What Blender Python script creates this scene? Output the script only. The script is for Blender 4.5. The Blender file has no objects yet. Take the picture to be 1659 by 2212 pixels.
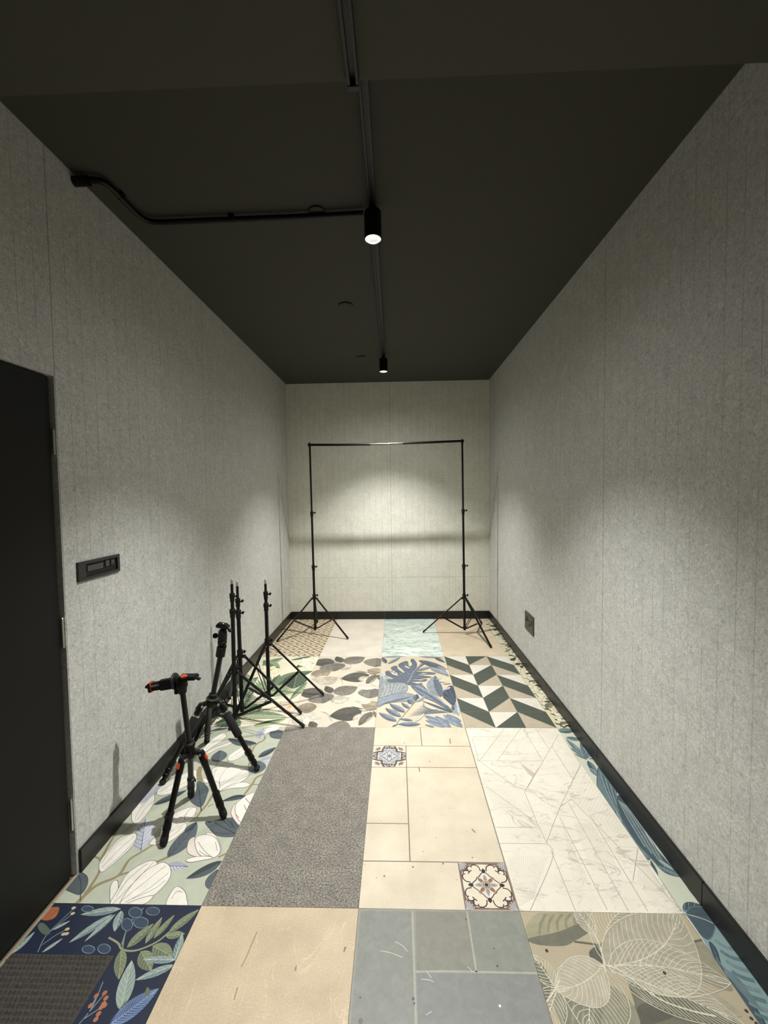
import bpy, bmesh, math, random
from mathutils import Vector, Matrix
from mathutils.geometry import tessellate_polygon
random.seed(7)
S = bpy.context.scene
C = S.collection

# ------------------------------------------------------------------ camera
FPX, PITCH, YAW, ROLL = 895.0, 0.0434977, 0.0307777, -0.0134606
EYE = Vector((0, 0, 1.54))
_f = Vector((-math.sin(YAW)*math.cos(PITCH), math.cos(YAW)*math.cos(PITCH), -math.sin(PITCH)))
_r = Vector((math.cos(YAW), math.sin(YAW), 0.0))
_u = _r.cross(_f)
RT = _r*math.cos(ROLL) + _u*math.sin(ROLL)
UP = -_r*math.sin(ROLL) + _u*math.cos(ROLL)
cam = bpy.data.cameras.new('camera')
cam.sensor_fit = 'HORIZONTAL'; cam.sensor_width = 36.0; cam.lens = FPX*36.0/1659.0
cam.clip_start = 0.02
co = bpy.data.objects.new('camera', cam); C.objects.link(co)
co.matrix_world = Matrix(((RT.x, UP.x, -_f.x, EYE.x), (RT.y, UP.y, -_f.y, EYE.y), (RT.z, UP.z, -_f.z, EYE.z), (0, 0, 0, 1)))
S.camera = co

# ------------------------------------------------------------------ exposure, world, lamp strengths
S.view_settings.view_transform = 'Standard'; S.view_settings.look = 'None'
S.view_settings.gamma = 1.0; S.view_settings.use_curve_mapping = False
S.view_settings.exposure = 2.5
W = bpy.data.worlds.new('world'); S.world = W; W.use_nodes = True
W.node_tree.nodes['Background'].inputs[0].default_value = (0.9, 0.95, 1.0, 1)
W.node_tree.nodes['Background'].inputs[1].default_value = 0.0
LAMP_COLOR = (1.0, 0.99, 0.965)
LAMP_W = 49.0            # spot lamps on the track
LAMP_GLOW = 3.0          # wide part of each lamp's light
LAMPS = [(-0.118, 1.985, 'lit'), (-0.106, 4.08, 'lit'), (-0.118, 0.12, 'lit')]
LAMP_K = (1.12, 1.0, 0.3)   # relative strength of the three lamps
SPOT_DEG = 97

# survey helpers: a sight line met with the floor, a plane of constant depth, or a side wall
def ray(px, py): return _f + RT*((px-829.5)/FPX) - UP*((py-1106.0)/FPX)
def fl(px, py):
    d = ray(px, py); t = -EYE.z/d.z
    return (EYE.x+d.x*t, EYE.y+d.y*t)
def at(px, py, Y):
    d = ray(px, py); t = Y/d.y
    return Vector((d.x*t, Y, EYE.z+d.z*t))
def wl(px, py, X):
    d = ray(px, py); t = X/d.x
    return Vector((X, d.y*t, EYE.z+d.z*t))
def on_z(px, py, Z):
    d = ray(px, py); t = (Z-EYE.z)/d.z
    return Vector((d.x*t, d.y*t, Z))

# ------------------------------------------------------------------ dimensions
XL, XR, YB, ZC = -1.325, 1.12, 5.048, 2.886
YF = -1.7
COL = [-1.3463, -0.7531, -0.1598, 0.4334, 1.0267, 1.12]
ROW = [YB, 3.8673, 2.6701, 1.4729, 0.2757]

# ------------------------------------------------------------------ materials
def lin(c):
    def g(v):
        v = v/255.0
        return v/12.92 if v <= 0.04045 else ((v+0.055)/1.055)**2.4
    return (g(c[0]), g(c[1]), g(c[2]), 1.0)
def newmat(name):
    m = bpy.data.materials.new(name); m.use_nodes = True
    nt = m.node_tree
    return m, nt, nt.nodes['Principled BSDF']
def plain(name, c, rough=0.5, metal=0.0, spec=0.5, var=0.12, vscale=60, bump=0.0):
    m, nt, b = newmat(name)
    b.inputs['Roughness'].default_value = rough; b.inputs['Metallic'].default_value = metal
    b.inputs['Specular IOR Level'].default_value = spec
    tc = nt.nodes.new('ShaderNodeTexCoord'); n = nt.nodes.new('ShaderNodeTexNoise')
    n.inputs['Scale'].default_value = vscale; n.inputs['Detail'].default_value = 4
    nt.links.new(tc.outputs['Object'], n.inputs['Vector'])
    mx = nt.nodes.new('ShaderNodeMix'); mx.data_type = 'RGBA'
    a = lin(c); mx.inputs[6].default_value = tuple(v*(1-var) for v in a[:3])+(1,); mx.inputs[7].default_value = tuple(min(1, v*(1+var)) for v in a[:3])+(1,)
    nt.links.new(n.outputs['Fac'], mx.inputs[0]); nt.links.new(mx.outputs[2], b.inputs['Base Color'])
    if bump:
        bp = nt.nodes.new('ShaderNodeBump'); bp.inputs['Strength'].default_value = bump; bp.inputs['Distance'].default_value = 0.002
        nt.links.new(n.outputs['Fac'], bp.inputs['Height']); nt.links.new(bp.outputs['Normal'], b.inputs['Normal'])
    return m
def stone(name, c1, c2, scale=6, fine=180, finev=0.10, rough=0.5, speck=None, veins=None, stretch=(1, 1, 1), bump=0.15, contrast=(0.35, 0.65)):
    """two tones by large noise, grain by fine noise, optional specks and veins"""
    m, nt, b = newmat(name); L = nt.links.new
    b.inputs['Roughness'].default_value = rough
    tc = nt.nodes.new('ShaderNodeTexCoord'); mp = nt.nodes.new('ShaderNodeMapping'); mp.inputs['Scale'].default_value = stretch
    L(tc.outputs['Object'], mp.inputs['Vector'])
    n = nt.nodes.new('ShaderNodeTexNoise'); n.inputs['Scale'].default_value = scale; n.inputs['Detail'].default_value = 6; n.inputs['Roughness'].default_value = 0.6
    L(mp.outputs[0], n.inputs['Vector'])
    mr = nt.nodes.new('ShaderNodeMapRange'); mr.inputs[1].default_value = contrast[0]; mr.inputs[2].default_value = contrast[1]; L(n.outputs['Fac'], mr.inputs[0])
    mx = nt.nodes.new('ShaderNodeMix'); mx.data_type = 'RGBA'; mx.inputs[6].default_value = lin(c1); mx.inputs[7].default_value = lin(c2); L(mr.outputs[0], mx.inputs[0])
    cur = mx.outputs[2]
    g = nt.nodes.new('ShaderNodeTexNoise'); g.inputs['Scale'].default_value = fine; g.inputs['Detail'].default_value = 3; L(tc.outputs['Object'], g.inputs['Vector'])
    gr = nt.nodes.new('ShaderNodeMapRange'); gr.inputs[1].default_value = 0.3; gr.inputs[2].default_value = 0.7; gr.inputs[3].default_value = 1-finev; gr.inputs[4].default_value = 1+finev; L(g.outputs['Fac'], gr.inputs[0])
    mu = nt.nodes.new('ShaderNodeVectorMath'); mu.operation = 'SCALE'; L(cur, mu.inputs[0]); L(gr.outputs[0], mu.inputs['Scale']); cur = mu.outputs[0]
    if speck:
        for (sc, size, col) in speck:
            v = nt.nodes.new('ShaderNodeTexVoronoi'); v.inputs['Scale'].default_value = sc; v.inputs['Randomness'].default_value = 1.0; L(tc.outputs['Object'], v.inputs['Vector'])
            lt = nt.nodes.new('ShaderNodeMapRange'); lt.inputs[1].default_value = size; lt.inputs[2].default_value = size*1.3; lt.inputs[3].default_value = 1; lt.inputs[4].default_value = 0; L(v.outputs['Distance'], lt.inputs[0])
            k = nt.nodes.new('ShaderNodeMix'); k.data_type = 'RGBA'; L(lt.outputs[0], k.inputs[0]); L(cur, k.inputs[6]); k.inputs[7].default_value = lin(col); cur = k.outputs[2]
    if veins:
        for (sc, width, col, st, dist) in veins:
            mp2 = nt.nodes.new('ShaderNodeMapping'); mp2.inputs['Scale'].default_value = st[0]; mp2.inputs['Rotation'].default_value = (0, 0, st[1]); L(tc.outputs['Object'], mp2.inputs['Vector'])
            v = nt.nodes.new('ShaderNodeTexNoise'); v.inputs['Scale'].default_value = sc; v.inputs['Detail'].default_value = 5; v.inputs['Distortion'].default_value = dist; L(mp2.outputs[0], v.inputs['Vector'])
            s1 = nt.nodes.new('ShaderNodeMath'); s1.operation = 'SUBTRACT'; L(v.outputs['Fac'], s1.inputs[0]); s1.inputs[1].default_value = 0.5
            s2 = nt.nodes.new('ShaderNodeMath'); s2.operation = 'ABSOLUTE'; L(s1.outputs[0], s2.inputs[0])
            lt = nt.nodes.new('ShaderNodeMapRange'); lt.inputs[1].default_value = 0; lt.inputs[2].default_value = width; lt.inputs[3].default_value = 0.8; lt.inputs[4].default_value = 0; L(s2.outputs[0], lt.inputs[0])
            k = nt.nodes.new('ShaderNodeMix'); k.data_type = 'RGBA'; L(lt.outputs[0], k.inputs[0]); L(cur, k.inputs[6]); k.inputs[7].default_value = lin(col); cur = k.outputs[2]
    L(cur, b.inputs['Base Color'])
    bp = nt.nodes.new('ShaderNodeBump'); bp.inputs['Strength'].default_value = bump; bp.inputs['Distance'].default_value = 0.001
    L(g.outputs['Fac'], bp.inputs['Height']); L(bp.outputs['Normal'], b.inputs['Normal'])
    return m
def printed(name, rough=0.5, wash=0.16):
    """printed vinyl: the pattern's colour attribute with a watercolour wash"""
    m, nt, b = newmat(name); L = nt.links.new
    b.inputs['Roughness'].default_value = rough
    a = nt.nodes.new('ShaderNodeAttribute'); a.attribute_name = 'print'
    tc = nt.nodes.new('ShaderNodeTexCoord')
    n = nt.nodes.new('ShaderNodeTexNoise'); n.inputs['Scale'].default_value = 28; n.inputs['Detail'].default_value = 6; n.inputs['Roughness'].default_value = 0.65; n.inputs['Distortion'].default_value = 0.8
    L(tc.outputs['Object'], n.inputs['Vector'])
    mr = nt.nodes.new('ShaderNodeMapRange'); mr.inputs[1].default_value = 0.3; mr.inputs[2].default_value = 0.7; mr.inputs[3].default_value = 1-wash; mr.inputs[4].default_value = 1+wash
    L(n.outputs['Fac'], mr.inputs[0])
    mu = nt.nodes.new('ShaderNodeVectorMath'); mu.operation = 'SCALE'; L(a.outputs['Color'], mu.inputs[0]); L(mr.outputs[0], mu.inputs['Scale'])
    L(mu.outputs[0], b.inputs['Base Color'])
    return m
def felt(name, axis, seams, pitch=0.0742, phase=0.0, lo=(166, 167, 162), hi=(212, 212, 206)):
    """pressed grey acoustic felt with fine V grooves every few centimetres and wider panel seams"""
    m, nt, b = newmat(name); L = nt.links.new
    b.inputs['Roughness'].default_value = 1.0; b.inputs['Specular IOR Level'].default_value = 0.1
    tc = nt.nodes.new('ShaderNodeTexCoord'); sx = nt.nodes.new('ShaderNodeSeparateXYZ'); L(tc.outputs['Object'], sx.inputs[0])
    def math_(op, *ins):
        k = nt.nodes.new('ShaderNodeMath'); k.operation = op
        for i, v in enumerate(ins):
            if isinstance(v, (int, float)): k.inputs[i].default_value = v
            else: L(v, k.inputs[i])
        return k.outputs[0]
    n = nt.nodes.new('ShaderNodeTexNoise'); n.inputs['Scale'].default_value = 62; n.inputs['Detail'].default_value = 5; n.inputs['Roughness'].default_value = 0.75; n.inputs['Distortion'].default_value = 1.5
    L(tc.outputs['Object'], n.inputs['Vector'])
    n2 = nt.nodes.new('ShaderNodeTexNoise'); n2.inputs['Scale'].default_value = 9; n2.inputs['Detail'].default_value = 3; L(tc.outputs['Object'], n2.inputs['Vector'])
    n3 = nt.nodes.new('ShaderNodeTexNoise'); n3.inputs['Scale'].default_value = 3.5; n3.inputs['Detail'].default_value = 4; L(tc.outputs['Object'], n3.inputs['Vector'])
    cr = nt.nodes.new('ShaderNodeValToRGB'); e = cr.color_ramp.elements
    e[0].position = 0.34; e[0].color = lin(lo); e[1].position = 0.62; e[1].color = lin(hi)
    L(n.outputs['Fac'], cr.inputs[0])
    tone = nt.nodes.new('ShaderNodeMapRange'); tone.inputs[1].default_value = 0.3; tone.inputs[2].default_value = 0.7; tone.inputs[3].default_value = 0.95; tone.inputs[4].default_value = 1.05; L(n2.outputs['Fac'], tone.inputs[0])
    coord = sx.outputs[axis]
    fr_ = math_('FRACT', math_('DIVIDE', math_('ADD', coord, 20*pitch-phase), pitch))
    d = math_('MULTIPLY', math_('ABSOLUTE', math_('SUBTRACT', fr_, 0.5)), pitch)
    gv = nt.nodes.new('ShaderNodeMapRange'); gv.inputs[1].default_value = 0.0008; gv.inputs[2].default_value = 0.0026; gv.inputs[3].default_value = 1; gv.inputs[4].default_value = 0; L(d, gv.inputs[0])
    groove_fade = nt.nodes.new('ShaderNodeMapRange'); groove_fade.inputs[1].default_value = 0.35; groove_fade.inputs[2].default_value = 0.6; groove_fade.inputs[3].default_value = 0.25; groove_fade.inputs[4].default_value = 1.0; L(n3.outputs['Fac'], groove_fade.inputs[0])
    groove = math_('MULTIPLY', gv.outputs[0], groove_fade.outputs[0])  # groove shade painted as darker felt colour, its strength uneven at random
    tot = groove
    for s in seams:
        ax, pos, w = s
        q = math_('ABSOLUTE', math_('SUBTRACT', sx.outputs[ax], pos))
        k = nt.nodes.new('ShaderNodeMapRange'); k.inputs[1].default_value = w*0.5; k.inputs[2].default_value = w; k.inputs[3].default_value = 1.6; k.inputs[4].default_value = 0; L(q, k.inputs[0])
        tot = math_('MAXIMUM', tot, k.outputs[0])
    dark = math_('SUBTRACT', 1.0, math_('MULTIPLY', tot, 0.24))
    fac = math_('MULTIPLY', dark, tone.outputs[0])
    mu = nt.nodes.new('ShaderNodeVectorMath'); mu.operation = 'SCALE'; L(cr.outputs[0], mu.inputs[0]); L(fac, mu.inputs['Scale']); L(mu.outputs[0], b.inputs['Base Color'])
    h = math_('SUBTRACT', math_('MULTIPLY', n.outputs['Fac'], 0.5), math_('MULTIPLY', tot, 0.6))
    bp = nt.nodes.new('ShaderNodeBump'); bp.inputs['Strength'].default_value = 0.45; bp.inputs['Distance'].default_value = 0.003
    L(h, bp.inputs['Height']); L(bp.outputs['Normal'], b.inputs['Normal'])
    return m
def emit(name, c, s):
    m = bpy.data.materials.new(name); m.use_nodes = True; nt = m.node_tree; nt.nodes.clear()
    e = nt.nodes.new('ShaderNodeEmission'); e.inputs[0].default_value = c; e.inputs[1].default_value = s
    o = nt.nodes.new('ShaderNodeOutputMaterial'); nt.links.new(e.outputs[0], o.inputs[0]); return m

M = {
 'ceiling': plain('dark_ceiling_paint', (60, 59, 50), 0.85, var=0.05, vscale=25),
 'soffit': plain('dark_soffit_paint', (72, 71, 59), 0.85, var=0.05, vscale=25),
 'board': plain('black_skirting', (19, 18, 16), 0.42, var=0.15, vscale=30),
 'door': plain('black_door_laminate', (20, 20, 18), 0.6, spec=0.25, var=0.08, vscale=90),
 'black': plain('black_metal', (9, 9, 8), 0.38, spec=0.28),
 'blackm': plain('matte_black_plastic', (11, 10, 10), 0.6, spec=0.3),
 'charcoal': plain('charcoal_tube', (25, 23, 21), 0.42, spec=0.35, var=0.1),
 'foam': plain('black_foam', (22, 21, 21), 0.9, vscale=300, bump=0.4),
 'rubber': plain('black_rubber', (20, 20, 20), 0.8),
 'silver': plain('brushed_steel', (200, 198, 190), 0.3, metal=1.0),
 'orange': plain('orange_plastic', (190, 68, 30), 0.4),
 'green': plain('green_plastic', (110, 135, 60), 0.4),
 'bronze': plain('bronze_plate', (84, 80, 70), 0.4, metal=0.4),
 'hole': plain('socket_holes', (12, 12, 12), 0.7),
 'plate': plain('black_glass_plate', (38, 36, 34), 0.35),
 'key': plain('dark_grey_keys', (66, 66, 66), 0.4),
 'chrome': plain('dark_chrome', (120, 118, 112), 0.22, metal=1.0),
 'track': plain('black_track', (9, 9, 9), 0.5),
 'slot': plain('track_channel', (26, 26, 23), 0.5),
 'mat': plain('charcoal_carpet_ribs', (66, 62, 57), 1.0, var=0.35, vscale=260),
 'subfloor': plain('floor_joint', (92, 84, 72), 0.9),
 'reflector': plain('lamp_reflector', (230, 230, 225), 0.25, metal=0.6),
}

# ------------------------------------------------------------------ mesh helpers
def obj(name, bm, m, parent=None, smooth=False):
    me = bpy.data.meshes.new(name); bm.normal_update(); bm.to_mesh(me); bm.free()
    for x in (m if isinstance(m, (list, tuple)) else [m]): me.materials.append(x)
    if smooth:
        for p in me.polygons: p.use_smooth = True
        try: me.set_sharp_from_angle(angle=0.7)
        except Exception: pass
    o = bpy.data.objects.new(name, me); C.objects.link(o)
    if parent is not None:
        o.parent = parent
        o.matrix_parent_inverse = Matrix.Translation(-world_loc(parent))
    return o
def world_loc(o):
    v = Vector(o.location)
    return v
def thing(name, label, cat, loc, group=None):
    o = bpy.data.objects.new(name, None); C.objects.link(o); o.location = loc; o.empty_display_size = 0.1
    o['label'] = label; o['category'] = cat
    if group: o['group'] = group
    return o
def tag(o, label, cat, group=None):
    o['label'] = label; o['category'] = cat
    if group: o['group'] = group
    return o
def struct(name, bm, m, parent=None, smooth=False):
    o = obj(name, bm, m, parent, smooth)
    if parent is None: o['kind'] = 'structure'
    return o
def box(bm, lo, hi, bevel=0.0):
    vs = [bm.verts.new((x, y, z)) for x in (lo[0], hi[0]) for y in (lo[1], hi[1]) for z in (lo[2], hi[2])]
    F = [(0, 1, 3, 2), (4, 6, 7, 5), (0, 4, 5, 1), (2, 3, 7, 6), (0, 2, 6, 4), (1, 5, 7, 3)]
    fs = [bm.faces.new([vs[i] for i in f]) for f in F]
    if bevel:
        es = list({e for f in fs for e in f.edges})
        bmesh.ops.bevel(bm, geom=es, offset=bevel, segments=2, affect='EDGES')
    return bm
def frame_of(a, b, hint=None):
    w = (b-a).normalized()
    h = hint if hint is not None else (Vector((0, 0, 1)) if abs(w.z) < 0.9 else Vector((1, 0, 0)))
    u = (h-w*h.dot(w)).normalized(); v = w.cross(u)
    return u, v, w
def tube(bm, pts, rad, n=16, caps=True, hint=None):
    """lathe-like tube along pts with one radius per point"""
    pts = [Vector(p) for p in pts]
    if isinstance(rad, (int, float)): rad = [rad]*len(pts)
    rings = []
    for i, p in enumerate(pts):
        a = pts[max(0, i-1)]; b = pts[min(len(pts)-1, i+1)]
        if (b-a).length < 1e-9: a, b = pts[0], pts[-1]
        u, v, w = frame_of(a, b, hint)
        rings.append([bm.verts.new(p+(u*math.cos(2*math.pi*k/n)+v*math.sin(2*math.pi*k/n))*rad[i]) for k in range(n)])
    for i in range(len(rings)-1):
        for k in range(n):
            bm.faces.new((rings[i][k], rings[i][(k+1) % n], rings[i+1][(k+1) % n], rings[i+1][k]))
    if caps:
        bm.faces.new(list(reversed(rings[0]))); bm.faces.new(rings[-1])
    return bm
def turned(bm, a, b, prof, n=18):
    """profile [(t, radius)] turned about the line a-b"""
    a = Vector(a); b = Vector(b); u, v, w = frame_of(a, b); Ln = (b-a)
    rings = []
    for t, r in prof:
        p = a+Ln*t
        rings.append([bm.verts.new(p+(u*math.cos(2*math.pi*k/n)+v*math.sin(2*math.pi*k/n))*r) for k in range(n)])
    for i in range(len(rings)-1):
        for k in range(n): bm.faces.new((rings[i][k], rings[i][(k+1) % n], rings[i+1][(k+1) % n], rings[i+1][k]))
    bm.faces.new(list(reversed(rings[0]))); bm.faces.new(rings[-1])
    return bm
def bar(bm, a, b, w, h, hint=None, bevel=0.0):
    """rectangular bar from a to b, w across, h along the hint"""
    a = Vector(a); b = Vector(b); u, v, ww = frame_of(a, b, hint)
    vs = []
    for p in (a, b):
        for su, sv in ((-1, -1), (1, -1), (1, 1), (-1, 1)): vs.append(bm.verts.new(p+u*su*h/2+v*sv*w/2))
    fs = [bm.faces.new([vs[i] for i in f]) for f in ((3, 2, 1, 0), (4, 5, 6, 7), (0, 1, 5, 4), (1, 2, 6, 5), (2, 3, 7, 6), (3, 0, 4, 7))]
    if bevel: bmesh.ops.bevel(bm, geom=list({e for f in fs for e in f.edges}), offset=bevel, segments=2, affect='EDGES')
    return bm
def ball(bm, c, r, sx=1, sy=1, sz=1):
    g = bmesh.ops.create_uvsphere(bm, u_segments=14, v_segments=9, radius=r)
    for v in g['verts']: v.co = Vector((v.co.x*sx, v.co.y*sy, v.co.z*sz))+Vector(c)
    return bm
def B(): return bmesh.new()

# ------------------------------------------------------------------ the setting
bm = B(); box(bm, (XL-0.3, YF, -0.06), (XR+0.05, YB+0.05, -0.003)); floor = struct('floor', bm, M['subfloor'])
# left wall: felt beyond the door, felt over the door, felt this side of it
YD, ZD, YD0 = 1.590, 2.015, 0.66
bm = B()
box(bm, (XL-0.12, YD, 0), (XL, YB+0.05, ZC)); box(bm, (XL-0.12, YD0, ZD), (XL, YD, ZC)); box(bm, (XL-0.12, YF, 0), (XL, YD0, ZC))
struct('wall_left', bm, felt('grey_felt_left', 1, [(1, YD+0.004, 0.003), (1, 4.80, 0.005), (1, 2.86, 0.002)]))
bm = B(); box(bm, (XR, YF, 0), (XR+0.12, YB+0.05, ZC))
struct('wall_right', bm, felt('grey_felt_right', 1, [(1, 4.80, 0.005), (1, 2.28, 0.003), (1, 1.02, 0.003)], phase=0.02))
bm = B(); box(bm, (XL-0.12, YB, 0), (XR+0.12, YB+0.12, ZC))
xs = at(846, 1200, YB).x
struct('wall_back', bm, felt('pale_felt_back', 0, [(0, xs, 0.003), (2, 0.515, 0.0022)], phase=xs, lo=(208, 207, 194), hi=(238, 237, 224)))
bm = B(); box(bm, (XL-0.12, YF-0.12, 0), (XR+0.12, YF, ZC)); struct('wall_front', bm, felt('grey_felt_front', 0, []))
bm = B(); box(bm, (XL-0.12, YF-0.12, ZC), (XR+0.12, YB+0.12, ZC+0.1)); struct('ceiling', bm, M['ceiling'])
YS = 1.22
ZS = at(829, 172, YS).z
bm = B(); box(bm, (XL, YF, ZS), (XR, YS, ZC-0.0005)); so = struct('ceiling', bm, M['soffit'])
# skirting
BH, BT = 0.0955, 0.012
def skirting(name, segs):
    bm = B()
    for lo, hi in segs: box(bm, lo, hi, 0.0012)
    struct(name, bm, M['board'])
ys = [1.60, 2.36, 3.12, 3.88, 4.64, YB]
skirting('baseboard_left', [((XL, a+0.0008, 0.0004), (XL+BT, b-0.0008, BH)) for a, b in zip(ys, ys[1:])])
ys = [YF, -0.9, -0.1, 0.7, 1.5, 2.3, 3.1, 3.9, 4.7, YB]
skirting('baseboard_right', [((XR-BT, a+0.0008, 0.0004), (XR, b-0.0008, BH)) for a, b in zip(ys, ys[1:])])
xb = [XL+BT, at(728, 1330, YB).x, at(831, 1330, YB).x, at(935, 1330, YB).x, at(1040, 1330, YB).x, XR-BT]
skirting('baseboard_back', [((a+0.0006, YB-BT, 0.0004), (b-0.0006, YB, BH)) for a, b in zip(xb, xb[1:])])
# door, a little behind the face of the felt
bm = B(); box(bm, (XL-0.052, YD0+0.01, 0.008), (XL-0.012, YD-0.012, ZD-0.006), 0.002)
door = struct('door_1', bm, M['door'])
bm = B(); box(bm, (XL-0.11, YD0, 0), (XL-0.056, YD, ZD)); jb = obj('door_frame', bm, M['black'], door)
for py0, py1 in ((930, 982), (1336, 1398), (1726, 1790)):
    z1 = at(125, py0, YD).z; z0 = at(150, py1, YD).z
    bm = B(); tube(bm, [(XL-0.006, YD-0.008, z0), (XL-0.006, YD-0.008, z1)], 0.0055, 10)
    tube(bm, [(XL-0.006, YD-0.008, z1), (XL-0.006, YD-0.008, z1+0.006)], [0.0065, 0.003], 10)
    h = obj('hinge', bm, M['silver'], door, True); h['label'] = 'steel door hinge knuckle'

# ------------------------------------------------------------------ printed vinyl panels: a flat pattern painter
def crom(pts, closed, n=6):
    out = []; N = len(pts)
    rng = range(N) if closed else range(N-1)
    for i in rng:
        if closed: p0, p1, p2, p3 = pts[(i-1) % N], pts[i], pts[(i+1) % N], pts[(i+2) % N]
        else: p0, p1, p2, p3 = pts[max(0, i-1)], pts[i], pts[i+1], pts[min(N-1, i+2)]
        for k in range(n):
            t = k/n; t2 = t*t; t3 = t2*t
            out.append(tuple(0.5*((2*p1[j])+(-p0[j]+p2[j])*t+(2*p0[j]-5*p1[j]+4*p2[j]-p3[j])*t2+(-p0[j]+3*p1[j]-3*p2[j]+p3[j])*t3) for j in (0, 1)))
    if not closed: out.append(tuple(pts[-1]))
    return out
def clip(poly, r):
    for ax, v, s in ((0, r[0], 1), (0, r[2], -1), (1, r[1], 1), (1, r[3], -1)):
        if not poly: return poly
        out = []
        for i in range(len(poly)):
            a = poly[i]; b = poly[(i+1) % len(poly)]
            da = (a[ax]-v)*s; db = (b[ax]-v)*s
            if da >= 0: out.append(a)
            if (da > 0 and db < 0) or (da < 0 and db > 0):
                t = da/(da-db); out.append((a[0]+(b[0]-a[0])*t, a[1]+(b[1]-a[1])*t))
        poly = out
    return poly
def fr(ox, oy, s): return lambda x, y: fl(ox+x*s, oy+y*s)
STEP = 0.00005
class Panel:
    def __init__(self, c, r, base, label, wash=0.16, rough=0.5):
        self.rect = (COL[c]+0.0007, ROW[r+1]+0.0007, COL[c+1]-0.0007, ROW[r]-0.0007)
        if c == 0: self.rect = (XL-0.008 if r > 1 else XL,)+self.rect[1:]
        self.faces = []; self.boxes = []; self.base = base; self.label = label; self.wash = wash; self.rough = rough; self.F = None
    def add(self, polys, cols):
        """one shape: polygons that share a level"""
        ps = [p for q in polys for p in q]
        if not ps: return
        bx = (min(p[0] for p in ps), min(p[1] for p in ps), max(p[0] for p in ps), max(p[1] for p in ps))
        lv = 1
        for b, l in self.boxes:
            if l >= lv and b[0] < bx[2] and b[2] > bx[0] and b[1] < bx[3] and b[3] > bx[1]: lv = l+1
        self.boxes.append((bx, lv))
        for k, (p, c) in enumerate(zip(polys, cols)):
            q = clip(list(p), self.rect)
            if len(q) >= 3: self.faces.append((q, lv*STEP+(k % 7)*STEP*0.12, c))
    def fill(self, pts, c):
        tris = tessellate_polygon([[Vector((p[0], p[1], 0)) for p in pts]])
        self.add([[pts[i] for i in t] for t in tris], [c]*len(tris))
    def strip(self, pts, w, c, w1=None):
        """a drawn line of the given width (metres)"""
        polys = []; n = len(pts); L_ = []; R_ = []
        for i, p in enumerate(pts):
            a = pts[max(0, i-1)]; b = pts[min(n-1, i+1)]
            dx, dy = b[0]-a[0], b[1]-a[1]; l = math.hypot(dx, dy) or 1e-9
            ww = (w if w1 is None else w+(w1-w)*i/(n-1))/2
            L_.append((p[0]-dy/l*ww, p[1]+dx/l*ww)); R_.append((p[0]+dy/l*ww, p[1]-dx/l*ww))
        for i in range(n-1): polys.append([L_[i], R_[i], R_[i+1], L_[i+1]])
        return polys
    def lines(self, ls, w, c, w1=None, smooth=True):
        polys = []
        for l in ls: polys += self.strip(crom(l, False, 5) if smooth and len(l) > 2 else l, w, c, w1)
        self.add(polys, [c]*len(polys))
    # traced through the current frame
    def T(self, pts): return [self.F(*p) for p in pts]
    def poly(self, pts, c): self.fill(self.T(pts), c)
    def ln(self, *ls, w=0.003, c=(90, 85, 75), w1=None): self.lines([self.T(l) for l in ls], w, c, w1)
    def petal(self, pts, c, o=(105, 98, 92), ow=0.0022):
        q = crom(self.T(pts), True, 5); self.fill(q, c)
        if o: self.add(self.strip(q+[q[0]], ow, o), [o]*len(q))
    def leaf(self, a, b, w, c, c2=None, vein=None, nv=7, bend=0.0, raw=False, edge=None, vw=0.0016, shape=0.85, rib=0.003, out=None):
        """leaf from stalk a to tip b; w = full width over length"""
        a, b = (a, b) if raw else (self.F(*a), self.F(*b))
        dx, dy = b[0]-a[0], b[1]-a[1]; Ln = math.hypot(dx, dy); ux, uy = dx/Ln, dy/Ln; nx, ny = -uy, ux
        N = 14; mid = []; hw = []
        for i in range(N+1):
            t = i/N; off = bend*Ln*4*t*(1-t)
            mid.append((a[0]+ux*Ln*t+nx*off, a[1]+uy*Ln*t+ny*off)); hw.append(0.5*w*Ln*max(0.0, math.sin(math.pi*t**shape))**0.8)
        Lf = [(m[0]+nx*h, m[1]+ny*h) for m, h in zip(mid, hw)]; Rt = [(m[0]-nx*h, m[1]-ny*h) for m, h in zip(mid, hw)]
        polys = []; cols = []
        if c is not None:
            c2 = c2 or c
            for i in range(N):
                polys.append([mid[i], mid[i+1], Lf[i+1], Lf[i]]); cols.append(c)
                polys.append([mid[i], Rt[i], Rt[i+1], mid[i+1]]); cols.append(c2)
            self.add(polys, cols)
        if vein:
            ls = [mid] if rib else []
            pp = []
            for l in ls: pp += self.strip(l, rib, vein, rib*0.5)
            def smp(arr, t):
                x_ = max(0.0, min(0.9999, t))*N; i = int(x_); q_ = x_-i
                return (arr[i][0]+(arr[i+1][0]-arr[i][0])*q_, arr[i][1]+(arr[i+1][1]-arr[i][1])*q_)
            for k in range(nv):
                t = 0.05+0.85*k/nv; t2 = min(0.985, t+0.22)
                for side in (Lf, Rt):
                    m0, mj, sj, si = smp(mid, t), smp(mid, t2), smp(side, t2), smp(side, t)
                    e = (mj[0]+(sj[0]-mj[0])*0.94, mj[1]+(sj[1]-mj[1])*0.94)
                    m1 = ((m0[0]+e[0])/2+(si[0]-m0[0])*0.12, (m0[1]+e[1])/2+(si[1]-m0[1])*0.12)
                    pp += self.strip(crom([m0, m1, e], False, 3), vw, vein)
            self.add(pp, [vein]*len(pp))
        if edge:
            pp = self.strip(Lf, vw*1.3, edge)+self.strip(Rt, vw*1.3, edge); self.add(pp, [edge]*len(pp))
        return mid
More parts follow.
